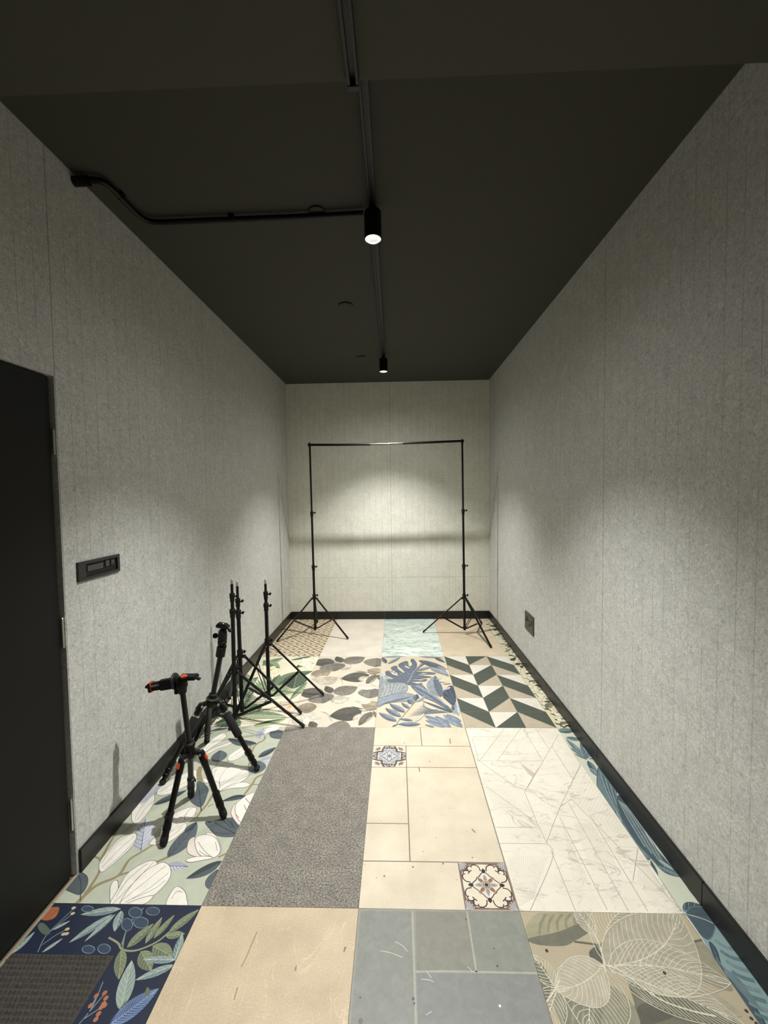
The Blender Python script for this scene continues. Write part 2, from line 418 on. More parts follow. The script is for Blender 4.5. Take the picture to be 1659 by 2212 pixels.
    def dot(self, x, y, r, c, raw=False, n=10, sy=1):
        x, y = (x, y) if raw else self.F(x, y)
        self.add([[(x+r*math.cos(2*math.pi*k/n), y+r*sy*math.sin(2*math.pi*k/n)) for k in range(n)]], [c])
    def build(self, name='floor_panel'):
        bm = B(); lay = bm.loops.layers.float_color.new('print')
        x0, y0, x1, y1 = self.rect
        box(bm, (x0, y0, -0.003), (x1, y1, 0.0))
        base = (200, 200, 200)
        for f in bm.faces:
            f.material_index = 0
            for l in f.loops: l[lay] = lin(base)
        for q, z, c in self.faces:
            try: f = bm.faces.new([bm.verts.new((p[0], p[1], z)) for p in q])
            except ValueError: continue
            f.normal_update()
            if f.normal.z < 0: f.normal_flip()
            f.material_index = 1
            g_ = 0.3*c[0]+0.6*c[1]+0.1*c[2]; lc = lin(tuple(g_+(v-g_)*0.74 for v in c))
            for l in f.loops: l[lay] = lc
        o = obj(name, bm, [self.base, printed('printed_vinyl', self.rough, self.wash)], floor)
        o['label'] = self.label
        return o

ZA = fr(0, 1500, 0.39783); ZB = fr(580, 1900, 0.36166); ZCc = fr(1060, 1850, 0.36106)
ZE = fr(700, 1540, 0.3255); ZF = fr(1000, 1500, 0.39723); ZG = fr(400, 1380, 0.19289); ZH = fr(300, 1640, 0.18083)
ZJ = fr(1020, 1320, 0.17178); ZK = fr(560, 1320, 0.14467); ZL = fr(400, 1560, 0.14467); ZM = fr(610, 1400, 0.13261); ZN = fr(805, 1400, 0.13261)
ZP = fr(780, 1320, 0.19289)

def flat(name, c, **k): return stone(name, c, tuple(int(v*0.96) for v in c), **dict(dict(scale=8, fine=220, finev=0.05, bump=0.05), **k))
# ---- back row
p = Panel(0, 0, flat('cream_lattice_ground', (214, 198, 168)), 'cream floor panel with brown diamond lattice')
x0, y0, x1, y1 = p.rect; BR = (128, 108, 82)
sx_, sy_ = 0.142, 0.148
cx0 = -0.905; cy0 = 4.20
ls = []
for k in range(-12, 13):
    ls.append([(cx0+sx_*(k+0.5)-sx_*10, cy0-sy_*10), (cx0+sx_*(k+0.5)+sx_*10, cy0+sy_*10)])
ls2 = []
for k in range(-12, 13):
    ls2.append([(cx0+sx_*(k+0.5)+sx_*10, cy0-sy_*10), (cx0+sx_*(k+0.5)-sx_*10, cy0+sy_*10)])
p.lines(ls, 0.013, BR, smooth=False); p.lines(ls2, 0.013, BR, smooth=False)
def rh(x, y, r): return [(x-r*sx_, y), (x, y-r*sy_), (x+r*sx_, y), (x, y+r*sy_)]
A_, B_, D_ = [], [], []
for i in range(-6, 7):
    for j in range(-12, 13):
        for o_ in (0, 1):
            x = cx0+sx_*(i+0.5*o_); y = cy0+sy_*(j+0.5*o_)
            if x0-0.1 < x < x1+0.1 and y0-0.1 < y < y1+0.1:
                A_.append(rh(x, y, 0.235)); D_.append(rh(x, y, 0.12))
p.add(A_, [(168, 148, 116)]*len(A_)); p.add([rh((q[0][0]+q[2][0])/2, q[0][1], 0.195) for q in A_], [(196, 178, 148)]*len(A_)); p.add(D_, [(104, 88, 68)]*len(D_))
p.build()
Panel(1, 0, stone('pale_grey_stone', (206, 196, 180), (220, 211, 196), scale=5, finev=0.07, speck=[(70, 0.10, (228, 222, 212)), (55, 0.07, (186, 178, 166))]), 'pale grey terrazzo-like floor panel by the back wall').build()
Panel(2, 0, stone('aqua_green_marble', (214, 220, 212), (190, 203, 204), scale=3.2, finev=0.03, rough=0.35, stretch=(1.2, 2.2, 1), contrast=(0.3, 0.72), veins=[(2.2, 0.035, (128, 156, 116), ((1.4, 3.2, 1), 0.35), 1.4), (4.5, 0.02, (164, 184, 140), ((1, 2.6, 1), 0.2), 1.2), (1.6, 0.03, (236, 242, 240), ((1, 3, 1), 0.5), 1.0)]), 'aqua and green veined marble floor panel').build()
Panel(3, 0, stone('beige_stone', (192, 176, 150), (206, 190, 165), scale=7, finev=0.08, speck=[(60, 0.08, (218, 200, 176))]), 'plain warm beige floor panel by the back wall').build()
def blossoms(r, n, big):
    p = Panel(4, r, flat('cream_blossom_ground_%d' % r, (206, 198, 166)), 'narrow cream strip with blossoms and dark olive leaves')
    x0, y0, x1, y1 = p.rect; rnd = random.Random(11+r)
    for i in range(n):
        t = (i+0.5)/n; y = y1+(y0-y1)*t; x = rnd.uniform(x0, x1)
        L_ = rnd.uniform(0.05, 0.10)*big; a = rnd.uniform(-0.5, 0.9)
        c = rnd.choice([(84, 84, 62), (60, 60, 48), (112, 112, 88)])
        if i % 2 == 0:
            for k in range(5):
                aa = a+k*1.256
                p.leaf((x, y), (x+L_*0.6*math.cos(aa), y+L_*0.6*math.sin(aa)), 0.7, (222, 214, 180), (208, 200, 162), None, raw=True, edge=(140, 134, 104))
            p.dot(x, y, 0.006, (170, 150, 80), raw=True)
        else: p.leaf((x, y), (x+L_*math.cos(a), y+L_*math.sin(a)), 0.45, c, tuple(int(v*1.2) for v in c), (50, 50, 40), 3, 0.1, raw=True)
    p.build()
blossoms(0, 46, 0.9); blossoms(1, 34, 1.25)

# ---- second row
p = Panel(0, 1, flat('cream_tropical_ground', (222, 216, 190)), 'cream floor panel printed with green tropical leaves and pale flowers'); p.F = ZG
G1, G2, G3, G4 = (96, 120, 84), (60, 84, 62), (138, 158, 112), (44, 62, 50)
for k in range(22):
    a = (1010-k*4, 650); an = math.radians(20+k*7)
    p.leaf(a, (1000+330*math.cos(an), 650-235*math.sin(an)), 0.09, random.choice([G1, G3, G1, (112, 142, 92)]), G3)
for k in range(20):
    an = math.radians(-5+k*10); p.leaf((640, 720), (640+270*math.cos(an), 720-190*math.sin(an)), 0.08, random.choice([G2, G1, G4]), G1)
for k in range(14):
    an = math.radians(150+k*8); p.leaf((860, 760), (860+360*math.cos(an), 760-160*math.sin(an)), 0.07, random.choice([G2, G3]), G1)
p.leaf((1000, 520), (1430, 360), 0.42, G1, G2, G3, 9, 0.1); p.leaf((1250, 390), (1215, 560), 0.7, G2, G4, (170, 186, 140), 7)
p.leaf((860, 300), (1100, 210), 0.4, G1, G3, G2, 6); p.leaf((1230, 330), (1500, 200), 0.25, G2, G1); p.leaf((880, 240), (1060, 330), 0.4, G3, G1, G2, 5)
p.leaf((620, 860), (1140, 880), 0.28, G1, G3, (196, 206, 160), 10, 0.05); p.leaf((330, 960), (640, 860), 0.4, G2, G1, G3, 7); p.leaf((640, 930), (250, 1010), 0.25, G4, G2, G3, 6)
p.leaf((760, 980), (1130, 900), 0.3, (84, 108, 70), G3, (190, 200, 150), 8); p.leaf((560, 560), (820, 430), 0.45, G2, G1, G3, 6)
p.leaf((520, 640), (300, 900), 0.3, G2, G4, G3, 6); p.leaf((430, 800), (620, 980), 0.3, G1, G2, G3, 6); p.leaf((700, 600), (660, 380), 0.35, G1, G3, G2, 6)
p.leaf((1380, 480), (1170, 690), 0.2, G3, G1); p.leaf((960, 560), (1060, 400), 0.3, G2, G1, G3, 5); p.leaf((1180, 240), (1440, 190), 0.2, G1, G2)
def bloom(cx, cy, rx, ry, n, c, o, cc, a0=0.2, w=0.75):
    for k in range(n):
        an = a0+2*math.pi*k/n
        p.leaf((cx, cy), (cx+rx*math.cos(an), cy-ry*math.sin(an)), w, c, tuple(int(v*0.97) for v in c), None, edge=o, vw=0.002)
    p.dot(cx, cy, 0.014, cc)
bloom(1430, 275, 170, 75, 6, (234, 226, 198), (176, 158, 120), (206, 158, 70)); bloom(1170, 765, 150, 85, 9, (226, 200, 170), (168, 120, 90), (214, 160, 50), w=0.5)
bloom(960, 350, 110, 50, 6, (232, 222, 180), (170, 160, 110), (190, 160, 90)); bloom(790, 330, 90, 45, 6, (230, 220, 190), (170, 160, 120), (190, 160, 90))
bloom(560, 700, 110, 55, 7, (232, 226, 204), (170, 160, 130), (190, 160, 90)); bloom(820, 620, 70, 40, 6, (230, 220, 196), (160, 150, 120), (190, 150, 80))
p.build()

p = Panel(1, 1, stone('ivory_leaf_ground', (208, 199, 181), (196, 187, 168), scale=6, finev=0.04), 'ivory floor panel with grey and brown watercolour leaves', wash=0.34); p.F = ZM
K1, K2, K3, K4 = (84, 80, 70), (112, 106, 94), (146, 130, 104), (184, 173, 150)
def dk(c, f): return tuple(int(v*f) for v in c)
def wleaf(a, b, w, c, nv=9, bend=0.0, shape=0.85, f=0.78):
    p.leaf(a, b, w*1.28, c, dk(c, 1.14), dk(c, f), nv, bend, vw=0.0024, rib=0.004, shape=shape, edge=dk(c, 0.9))
for q, s in ((lambda x, y: (x, y), 1.0), (lambda x, y: (x*1.0-165-(x-965)*-0.12, y*1.16+460), 1.1)):
    wleaf(q(1110, 330), q(945, 300), 0.9, K4, 5); wleaf(q(850, 232), q(480, 215), 0.62, K1, 10, 0.04); wleaf(q(790, 248), q(850, 378), 1.0, K2, 6)
    wleaf(q(965, 232), q(885, 138), 0.42, dk(K1, 0.92), 4); wleaf(q(995, 228), q(1340, 150), 0.62, K2, 10, -0.05); wleaf(q(1010, 232), q(1235, 240), 0.4, dk(K2, 1.15), 6)
    p.leaf(q(900, 222), q(600, 275), 0.07, (58, 56, 50)); p.ln([q(840, 235), q(960, 240), q(1130, 270)], w=0.004, c=(80, 74, 62))
    wleaf(q(1540, 165), q(1520, 310), 0.9, K2, 6)
wleaf((470, 440), (790, 370), 0.72, K3, 8, -0.06); wleaf((820, 520), (480, 500), 0.6, K4, 8); wleaf((680, 480), (800, 590), 0.9, dk(K4, 0.94), 5)
wleaf((1410, 435), (955, 500), 0.60, (78, 75, 66), 13, 0.05); p.leaf((1400, 400), (1180, 372), 0.12, (62, 60, 52)); wleaf((1600, 400), (1390, 350), 0.8, K3, 6); p.ln([(1330, 440), (1450, 425), (1590, 408)], w=0.005, c=(70, 64, 52))
wleaf((1240, 520), (1440, 470), 0.6, (190, 174, 150), 5); wleaf((1520, 430), (1365, 590), 0.26, (98, 92, 78), 4); p.leaf((1550, 430), (1610, 540), 0.3, (110, 96, 74)); p.leaf((1540, 480), (1400, 590), 0.16, (140, 140, 118))
wleaf((1230, 620), (1560, 640), 0.5, (206, 194, 170), 6); wleaf((800, 850), (1090, 820), 0.7, K4, 7)
wleaf((560, 950), (215, 985), 0.72, dk(K3, 0.93), 9, 0.05); wleaf((600, 1200), (150, 1150), 0.75, (190, 178, 156), 9); wleaf((420, 1110), (560, 1260), 0.7, (204, 194, 170), 5); wleaf((530, 1300), (455, 1195), 0.5, K1, 4)
wleaf((1290, 1020), (770, 1110), 0.62, (74, 71, 62), 15, 0.05); p.leaf((1330, 1000), (1100, 945), 0.12, (60, 58, 52)); wleaf((1580, 960), (1290, 915), 0.8, K3, 7); p.ln([(1240, 1030), (1380, 1020), (1530, 1000)], w=0.006, c=(70, 64, 52))
wleaf((1150, 1180), (1440, 1080), 0.55, (200, 184, 160), 5); wleaf((1450, 1040), (1245, 1262), 0.28, (98, 90, 76), 5); p.leaf((1485, 1025), (1530, 1140), 0.3, (120, 100, 78)); p.leaf((1480, 1100), (1330, 1230), 0.15, (150, 150, 128))
wleaf((1110, 1300), (730, 1290), 0.8, (112, 106, 94), 9); wleaf((1440, 880), (1180, 860), 0.5, (206, 194, 170), 5)
p.ln([(880, 470), (960, 520), (985, 600)], [(940, 460), (975, 540)], [(620, 1040), (720, 1060), (790, 1180)], [(660, 1050), (760, 1090), (810, 1200)], w=0.0025, c=(150, 142, 124))
p.build()

p = Panel(2, 1, stone('sand_leaf_ground', (201, 189, 164), (191, 179, 155), scale=6, finev=0.04), 'sand floor panel with blue-grey monstera and palm leaves', wash=0.28); p.F = ZN
N1, N2, N3, N4 = (86, 97, 114), (56, 66, 84), (128, 140, 150), (168, 176, 178)
for k in range(9):
    p.leaf((150+k*12, 620-k*8), (120+k*55, 330+abs(k-4)*30), 0.10, (150, 158, 162), (130, 140, 148), (100, 110, 122), 4)
for k in range(8): p.leaf((1240, 470), (760+k*55, 200+k*14), 0.07, (120, 130, 142), (150, 158, 164))
for k in range(7): p.leaf((1330, 1080), (1290+k*16, 860+k*20), 0.12, (140, 150, 156), (110, 122, 136))
p.petal([(110, 600), (180, 560), (350, 555), (520, 570), (570, 640), (540, 720), (400, 755), (110, 830)], (134, 140, 142), (92, 100, 110), 0.004)
p.ln([(120, 800), (300, 740), (560, 650)], w=0.006, c=N4)
for k in range(6): p.ln([(150+k*60, 790-k*22), (200+k*55, 680-k*12), (190+k*62, 590)], w=0.004, c=(180, 186, 182))
p.petal([(85, 960), (95, 830), (250, 775), (480, 730), (640, 750), (690, 790), (600, 860), (400, 880), (230, 900)], N3, N1, 0.005); p.leaf((100, 930), (680, 780), 0.09, N1)
p.petal([(210, 390), (260, 375), (320, 430), (420, 455), (400, 400), (300, 330), (380, 290), (430, 340), (530, 400), (520, 380), (430, 300), (440, 255), (560, 215), (590, 300), (650, 270), (620, 200), (660, 180), (715, 250), (720, 320), (830, 220), (860, 250), (740, 340), (830, 345), (700, 380), (990, 400), (980, 430), (700, 430), (960, 475), (720, 500), (880, 510), (830, 545), (640, 540), (810, 580), (690, 600), (580, 600), (480, 555), (300, 560), (240, 520), (340, 500), (240, 450)], N1, N2, 0.005)
#q
for q in ([(520, 280), (600, 320), (590, 335), (530, 310)], [(400, 310), (520, 400), (500, 405), (410, 340)], [(290, 390), (410, 440), (400, 450), (320, 430)], [(240, 460), (340, 500), (320, 505), (250, 480)], [(665, 510), (860, 515), (780, 530)], [(630, 550), (800, 570), (720, 580)], [(780, 410), (900, 412), (830, 425)]): p.poly(q, (201, 189, 164))
p.ln([(830, 230), (720, 330), (660, 400), (600, 520), (560, 580)], w=0.009, c=N3)
for q in ([(600, 470), (450, 420)], [(620, 440), (460, 330)], [(660, 390), (560, 250)], [(620, 480), (840, 440)], [(600, 520), (780, 520)], [(690, 360), (900, 300)]): p.ln(q, w=0.004, c=N3)
for a, b, w, cc in (((560, 130), (165, 150), 0.2, N3), ((220, 250), (160, 150), 0.3, N1), ((250, 260), (450, 150), 0.25, N3), ((750, 200), (1200, 340), 0.3, N1), ((760, 140), (1170, 160), 0.16, N3), ((1010, 150), (1180, 240), 0.3, N1), ((940, 330), (1250, 450), 0.3, (150, 158, 164)), ((740, 370), (950, 310), 0.3, N3), ((1030, 300), (1240, 350), 0.2, N4)):
    p.leaf(a, b, w, cc, tuple(int(v*0.85) for v in cc), N2, 6)
p.petal([(630, 620), (700, 600), (800, 600), (900, 700), (1050, 800), (1200, 930), (1300, 1040), (1200, 990), (1010, 880), (830, 800), (700, 700)], (104, 118, 138), N2, 0.005)
p.ln([(650, 620), (900, 760), (1280, 1020)], w=0.008, c=(56, 66, 88)); p.ln([(720, 615), (950, 740), (1250, 960)], w=0.006, c=N4)
p.leaf((1110, 800), (1020, 450), 0.33, N3, N1, N2, 4, 0.08); p.petal([(1150, 720), (1220, 640), (1300, 620), (1350, 760), (1350, 900), (1300, 930), (1200, 850), (1150, 800)], N2, N1, 0.004)
for q in ([(1180, 700), (1330, 900)], [(1230, 660), (1340, 860)], [(1170, 780), (1310, 910)]): p.ln(q, w=0.006, c=N1)
p.leaf((1300, 1010), (1340, 920), 0.4, N1, N2); p.leaf((1270, 640), (1130, 690), 0.3, N4); p.leaf((1120, 500), (1010, 510), 0.25, (140, 152, 168)); p.leaf((1190, 560), (1040, 550), 0.3, N3); p.leaf((1280, 580), (1140, 590), 0.2, N1); p.leaf((1250, 500), (1140, 470), 0.4, (200, 200, 190))
for k in range(10):
    t = k/9; p.leaf((1300-60*k*0.9, 1050-k*8), (560+30*k, 1120-28*k), 0.045, N1 if k % 2 else N2, N3, bend=-0.05)
p.leaf((1310, 1060), (800, 860), 0.10, N1, N2); p.ln([(1060, 1000), (850, 1060), (700, 1200)], w=0.004, c=(90, 92, 98)); p.leaf((700, 1200), (850, 1060), 0.16, (200, 190, 166), None, None, edge=(110, 112, 116))
for a, b in (((390, 1200), (100, 1050)), ((460, 1125), (205, 975)), ((525, 1050), (275, 905)), ((600, 990), (470, 890)), ((780, 1240), (390, 1240)), ((655, 1180), (420, 1150)), ((320, 1285), (420, 1235))):
    p.leaf(a, b, 0.36, N1, N3, (50, 60, 82), 6)
p.leaf((660, 920), (580, 830), 0.6, N2, N1, N4, 4); p.leaf((700, 870), (720, 750), 0.4, N1, N2); p.leaf((710, 880), (870, 780), 0.3, N4, N3, N1, 6); p.ln([(390, 1230), (520, 1080), (700, 870)], w=0.006, c=(140, 136, 124))
for a, b, w in (((1280, 1290), (840, 1100), 0.3), ((1180, 1290), (860, 1180), 0.3), ((1250, 1260), (1020, 1110), 0.35), ((1460, 1290), (1150, 1090), 0.35), ((1440, 1200), (1200, 1080), 0.3), ((1000, 1290), (850, 1250), 0.3)):
    p.leaf(a, b, w, (132, 148, 162), (108, 126, 146), (84, 100, 124), 7)
p.leaf((1400, 1100), (1350, 880), 0.2, N3, N4); p.leaf((180, 520), (130, 400), 0.3, N4); p.leaf((130, 590), (160, 450), 0.2, N3)
p.build()

p = Panel(3, 1, flat('tile_joint', (120, 112, 96)), 'chevron floor panel of dark green, cream and tan triangles', wash=0.09)
x0, y0, x1, y1 = COL[3], ROW[2], COL[4], ROW[1]; cw = (x1-x0)/3; ch = (y1-y0)/6; g = 0.0013
CR, GN, TN = (208, 201, 183), (66, 76, 63), (176, 160, 132)
for i in range(3):
    for j in range(6):
        xa, xb_ = x0+i*cw+g, x0+(i+1)*cw-g; yt, yb_ = y1-j*ch-g, y1-(j+1)*ch+g
        odd = j % 2 == 0
        if i != 1: u, l = ((CR, GN) if odd else (GN, TN)); p.add([[(xa, yt), (xb_, yt), (xb_, yb_)]], [u]); p.add([[(xa, yt), (xb_, yb_), (xa, yb_)]], [l])
        else: u, l = ((GN, TN) if odd else (CR, GN)); p.add([[(xa, yt), (xb_, yt), (xa, yb_)]], [u]); p.add([[(xb_, yt), (xb_, yb_), (xa, yb_)]], [l])
p.build()

# ---- third row
p = Panel(0, 2, flat('sage_ground', (182, 186, 166), scale=20), 'sage green floor panel with white magnolias and slate leaves', wash=0.08)
SL, SLd, LB, WH, PK, BRN = (80, 92, 98), (56, 66, 72), (168, 174, 186), (226, 220, 205), (222, 206, 190), (146, 130, 84)
p.F = ZA
p.ln([(415, 1135), (520, 1040), (640, 985), (700, 900), (770, 855), (860, 800)], w=0.016, c=BRN, w1=0.008)
p.ln([(430, 1130), (500, 1030), (540, 960), (545, 900), (510, 880)], [(545, 900), (600, 800), (660, 700)], [(640, 985), (700, 965)], [(840, 915), (940, 870), (1010, 830)], w=0.012, c=BRN, w1=0.008)
p.ln([(1225, 865), (1185, 885)], [(870, 520), (760, 600), (640, 720)], w=0.009, c=BRN)
p.petal([(425, 965), (470, 985), (475, 1030), (440, 1085), (390, 1075), (350, 1050), (365, 1000)], SL, SLd); p.ln([(425, 975), (440, 1030), (435, 1120)], w=0.003, c=SLd)
p.leaf((910, 885), (1070, 695), 0.42, SL, (86, 100, 108), SLd, 6, -0.05); p.leaf((1205, 905), (1010, 1000), 0.36, SL, SLd, (50, 60, 68), 6, 0.05)
p.leaf((1140, 1060), (1180, 950), 0.7, SL, SLd); p.petal([(1130, 700), (1180, 690), (1260, 670), (1300, 700), (1290, 765), (1200, 772), (1150, 745)], SL, SLd)
p.ln([(1150, 705), (1220, 730), (1290, 765)], [(1190, 700), (1215, 725)], [(1240, 690), (1255, 740)], w=0.003, c=SLd)
p.leaf((895, 930), (1022, 935), 0.42, LB, (186, 190, 202), (84, 90, 110), 6); p.leaf((765, 850), (790, 675), 0.42, LB, (190, 194, 206), (84, 90, 110), 7)
def fine(*l, w=0.0018): p.ln(*l, w=w, c=(120, 112, 104))
p.petal([(540, 955), (548, 900), (640, 790), (720, 755), (742, 768), (720, 820), (640, 900), (565, 960)], WH); fine([(555, 940), (640, 850), (730, 770)], [(570, 950), (660, 870), (735, 790)], [(550, 920), (620, 820), (700, 765)])
p.petal([(600, 1135), (597, 1060), (612, 1018), (638, 1012), (642, 1060), (622, 1120)], WH)
p.petal([(595, 1145), (640, 1060), (690, 975), (780, 915), (840, 903), (852, 935), (800, 1010), (720, 1085), (660, 1150)], WH)
p.petal([(650, 1145), (720, 1030), (790, 960), (850, 925), (890, 912), (925, 940), (920, 1000), (850, 1080), (760, 1130)], (230, 224, 208)); p.petal([(690, 1140), (760, 1108), (832, 1093), (800, 1130), (730, 1155)], WH)
fine([(610, 1140), (700, 1050), (835, 910)], [(650, 1130), (760, 1040), (900, 930)], [(680, 1130), (800, 1060), (915, 970)], [(630, 1100), (700, 1000), (800, 920)], [(720, 1110), (830, 1060), (900, 1010)])
p.petal([(1015, 830), (1028, 790), (1060, 778), (1078, 850), (1100, 882), (1050, 878), (1020, 860)], PK); p.petal([(1120, 765), (1130, 752), (1170, 765), (1200, 830), (1188, 868), (1150, 850)], WH)
p.petal([(1060, 782), (1110, 762), (1165, 775), (1195, 830), (1185, 872), (1140, 892), (1100, 882), (1068, 850)], WH); p.petal([(1008, 900), (1060, 882), (1130, 880), (1155, 890), (1090, 903), (1030, 912)], WH)
fine([(1080, 850), (1120, 875), (1150, 880)], [(1075, 800), (1110, 850), (1150, 885)], [(1170, 800), (1180, 850)])
p.petal([(905, 1150), (920, 1090), (958, 1043), (1000, 1065), (1015, 1110), (1010, 1160)], WH); fine([(930, 1110), (960, 1070), (990, 1075)])
p.petal([(865, 765), (900, 700), (960, 640), (1040, 612), (1066, 625), (1045, 680), (960, 735), (890, 775)], WH); p.petal([(810, 815), (840, 780), (930, 745), (1010, 700), (1000, 740), (920, 800), (850, 815)], (226, 216, 200)); fine([(880, 750), (960, 690), (1055, 625)], [(900, 760), (980, 700), (1050, 650)], [(850, 800), (930, 770), (990, 720)])
p.petal([(718, 690), (722, 610), (770, 550), (830, 538), (838, 580), (805, 640), (755, 695)], WH); fine([(730, 680), (770, 610), (825, 550)], [(745, 680), (790, 620), (832, 580)])
p.petal([(850, 540), (890, 485), (980, 440), (1060, 410), (1065, 460), (985, 510), (900, 545)], WH); fine([(865, 530), (950, 480), (1050, 430)], [(900, 530), (980, 490), (1050, 460)])
p.leaf((835, 600), (1015, 520), 0.3, SL, SLd, (50, 60, 68), 6); p.leaf((760, 600), (900, 460), 0.2, LB)
p.F = ZL
p.ln([(1190, 190), (1180, 260), (1080, 320), (1010, 400), (975, 560), (940, 680)], [(1185, 770), (1060, 830), (1000, 930), (880, 1085)], [(400, 1100), (330, 1220), (220, 1350), (170, 1430)], w=0.013, c=BRN, w1=0.011)
p.ln([(235, 660), (205, 760), (225, 890)], w=0.026, c=BRN); p.ln([(975, 400), (965, 360), (1000, 360)], w=0.008, c=BRN)
p.ln([(600, 600), (690, 570)], [(450, 660), (495, 600)], [(420, 1220), (340, 1265)], [(1005, 930), (1110, 935)], w=0.004, c=(110, 100, 80))
p.leaf((495, 595), (520, 420), 0.78, SL, (88, 102, 110), SLd, 6); p.leaf((1070, 322), (640, 245), 0.30, SL, SLd, (48, 58, 66), 9, 0.08)
p.petal([(1262, 195), (1295, 115), (1400, 118), (1462, 150), (1445, 240), (1320, 240)], SL, SLd); p.leaf((1090, 528), (1358, 375), 0.38, SL, SLd, (48, 58, 66), 8)
p.leaf((1110, 245), (1175, 88), 0.6, LB, (186, 192, 204), (84, 90, 110), 6); p.leaf((1110, 590), (1330, 520), 0.6, LB, (190, 196, 206), (110, 116, 130), 8)
p.leaf((1055, 770), (1100, 575), 0.85, SL, (92, 106, 112), SLd, 5); p.petal([(180, 900), (260, 900), (335, 980), (340, 1050), (240, 1265), (80, 1175), (140, 1090), (170, 1000)], SL, SLd)
p.ln([(190, 930), (215, 1080), (240, 1330)], w=0.005, c=SLd)
for k in range(5): p.ln([(200+k*8, 990+k*50), (270, 950+k*55)], [(200+k*8, 1000+k*50), (120+k*10, 1080+k*30)], w=0.0025, c=SLd)
p.leaf((920, 1108), (545, 1185), 0.30, SL, SLd, (48, 58, 66), 10, -0.06); p.petal([(300, 1500), (420, 1480), (620, 1430), (720, 1480), (790, 1640), (520, 1660), (400, 1620)], SL, SLd)
p.ln([(440, 1500), (620, 1600), (780, 1680)], [(560, 1460), (690, 1580)], [(620, 1440), (730, 1580)], [(680, 1470), (745, 1600)], w=0.005, c=SLd)
p.petal([(700, 1340), (760, 1220), (880, 1120), (960, 1075), (1050, 1060), (1000, 1230), (850, 1540), (780, 1500), (705, 1420)], WH); p.petal([(690, 1390), (695, 1300), (760, 1210), (745, 1300), (770, 1420), (860, 1540), (790, 1530)], PK)
fine([(880, 1240), (920, 1330)], [(760, 1380), (800, 1430)], [(900, 1140), (970, 1220)], w=0.003)
p.petal([(400, 790), (420, 690), (620, 660), (880, 690), (958, 770), (900, 850), (760, 930), (520, 1030), (515, 950), (430, 880)], WH); p.petal([(500, 1045), (640, 960), (780, 910), (905, 900), (968, 935), (890, 975), (700, 990), (540, 1030)], WH)
p.petal([(405, 910), (440, 883), (500, 900), (517, 965), (480, 1035), (400, 1000)], (234, 228, 212)); p.petal([(265, 870), (280, 835), (330, 860), (345, 900), (300, 910)], WH)
fine([(430, 870), (430, 790), (480, 690)], [(520, 930), (520, 830), (620, 690)], [(530, 960), (680, 850), (870, 730)], [(500, 1040), (700, 920), (940, 800)], [(510, 1040), (660, 970), (800, 900)], [(410, 850), (400, 780), (450, 700)], [(590, 880), (560, 900)])
p.petal([(640, 565), (655, 500), (770, 415), (870, 370), (920, 420), (900, 470), (780, 550), (690, 578)], WH); fine([(660, 550), (770, 480), (880, 390)], [(700, 560), (800, 510), (900, 450)])
p.petal([(270, 400), (400, 260), (560, 170), (612, 205), (560, 270), (420, 360), (300, 440)], WH); p.petal([(290, 500), (350, 430), (480, 370), (690, 300), (640, 350), (480, 400), (350, 470)], WH)
fine([(300, 410), (420, 300), (590, 190)], [(400, 340), (480, 280), (600, 220)], [(330, 460), (480, 385), (650, 330)])
p.petal([(1170, 175), (1225, 90), (1400, 60), (1385, 112), (1250, 150), (1215, 190)], WH); p.leaf((640, 90), (380, 130), 0.25, SL, SLd)
p.petal([(0, 1400), (60, 1310), (150, 1270), (170, 1330), (100, 1420), (0, 1460)], WH); p.leaf((-10, 1650), (170, 1490), 0.5, SL, SLd, (48, 58, 66), 6)
p.lines([[(XL-0.002, 1.47), (XL-0.002, 1.60)]], 0.012, (166, 148, 118))
p.build()

p = Panel(1, 2, stone('grey_granite', (114, 109, 100), (130, 125, 115), scale=14, fine=150, finev=0.75, bump=0.5, rough=0.7, speck=[(34, 0.055, (198, 190, 176)), (120, 0.16, (84, 79, 71)), (90, 0.12, (160, 152, 140))]), 'dark grey speckled granite floor panel', wash=0.1)
p.build()
p = Panel(2, 2, stone('cream_travertine', (214, 203, 180), (192, 180, 156), scale=5, finev=0.07, bump=0.1, contrast=(0.3, 0.75), speck=[(9, 0.022, (140, 124, 100))]), 'cream stone tile floor panel with two ornamental tiles', wash=0.06)
x0, y0, x1, y1 = COL[2], ROW[3], COL[3], ROW[2]; a = (x1-x0)/3; h = (y1-y0)/6; GR = (120, 102, 88)
xv = x0+a; Yk = lambda k: y1-k*h
# tone of the single tiles
def tile(xa, ya, xb_, yb_, c): p.add([[(xa, ya), (xb_, ya), (xb_, yb_), (xa, yb_)]], [c])
p.lines([[(x0, Yk(1)), (x1, Yk(1))], [(xv, Yk(2)), (x1, Yk(2))], [(x0, Yk(2)), (xv, Yk(2))], [(x0, Yk(4)), (xv, Yk(4))], [(x0, Yk(5)), (x1, Yk(5))]], 0.0045, GR, smooth=False)
p.lines([[(xv, Yk(1)), (xv, Yk(5))], [((x0+x1)/2, Yk(0)), ((x0+x1)/2, Yk(1))]], 0.005, GR, smooth=False)
CRM = (216, 204, 178)
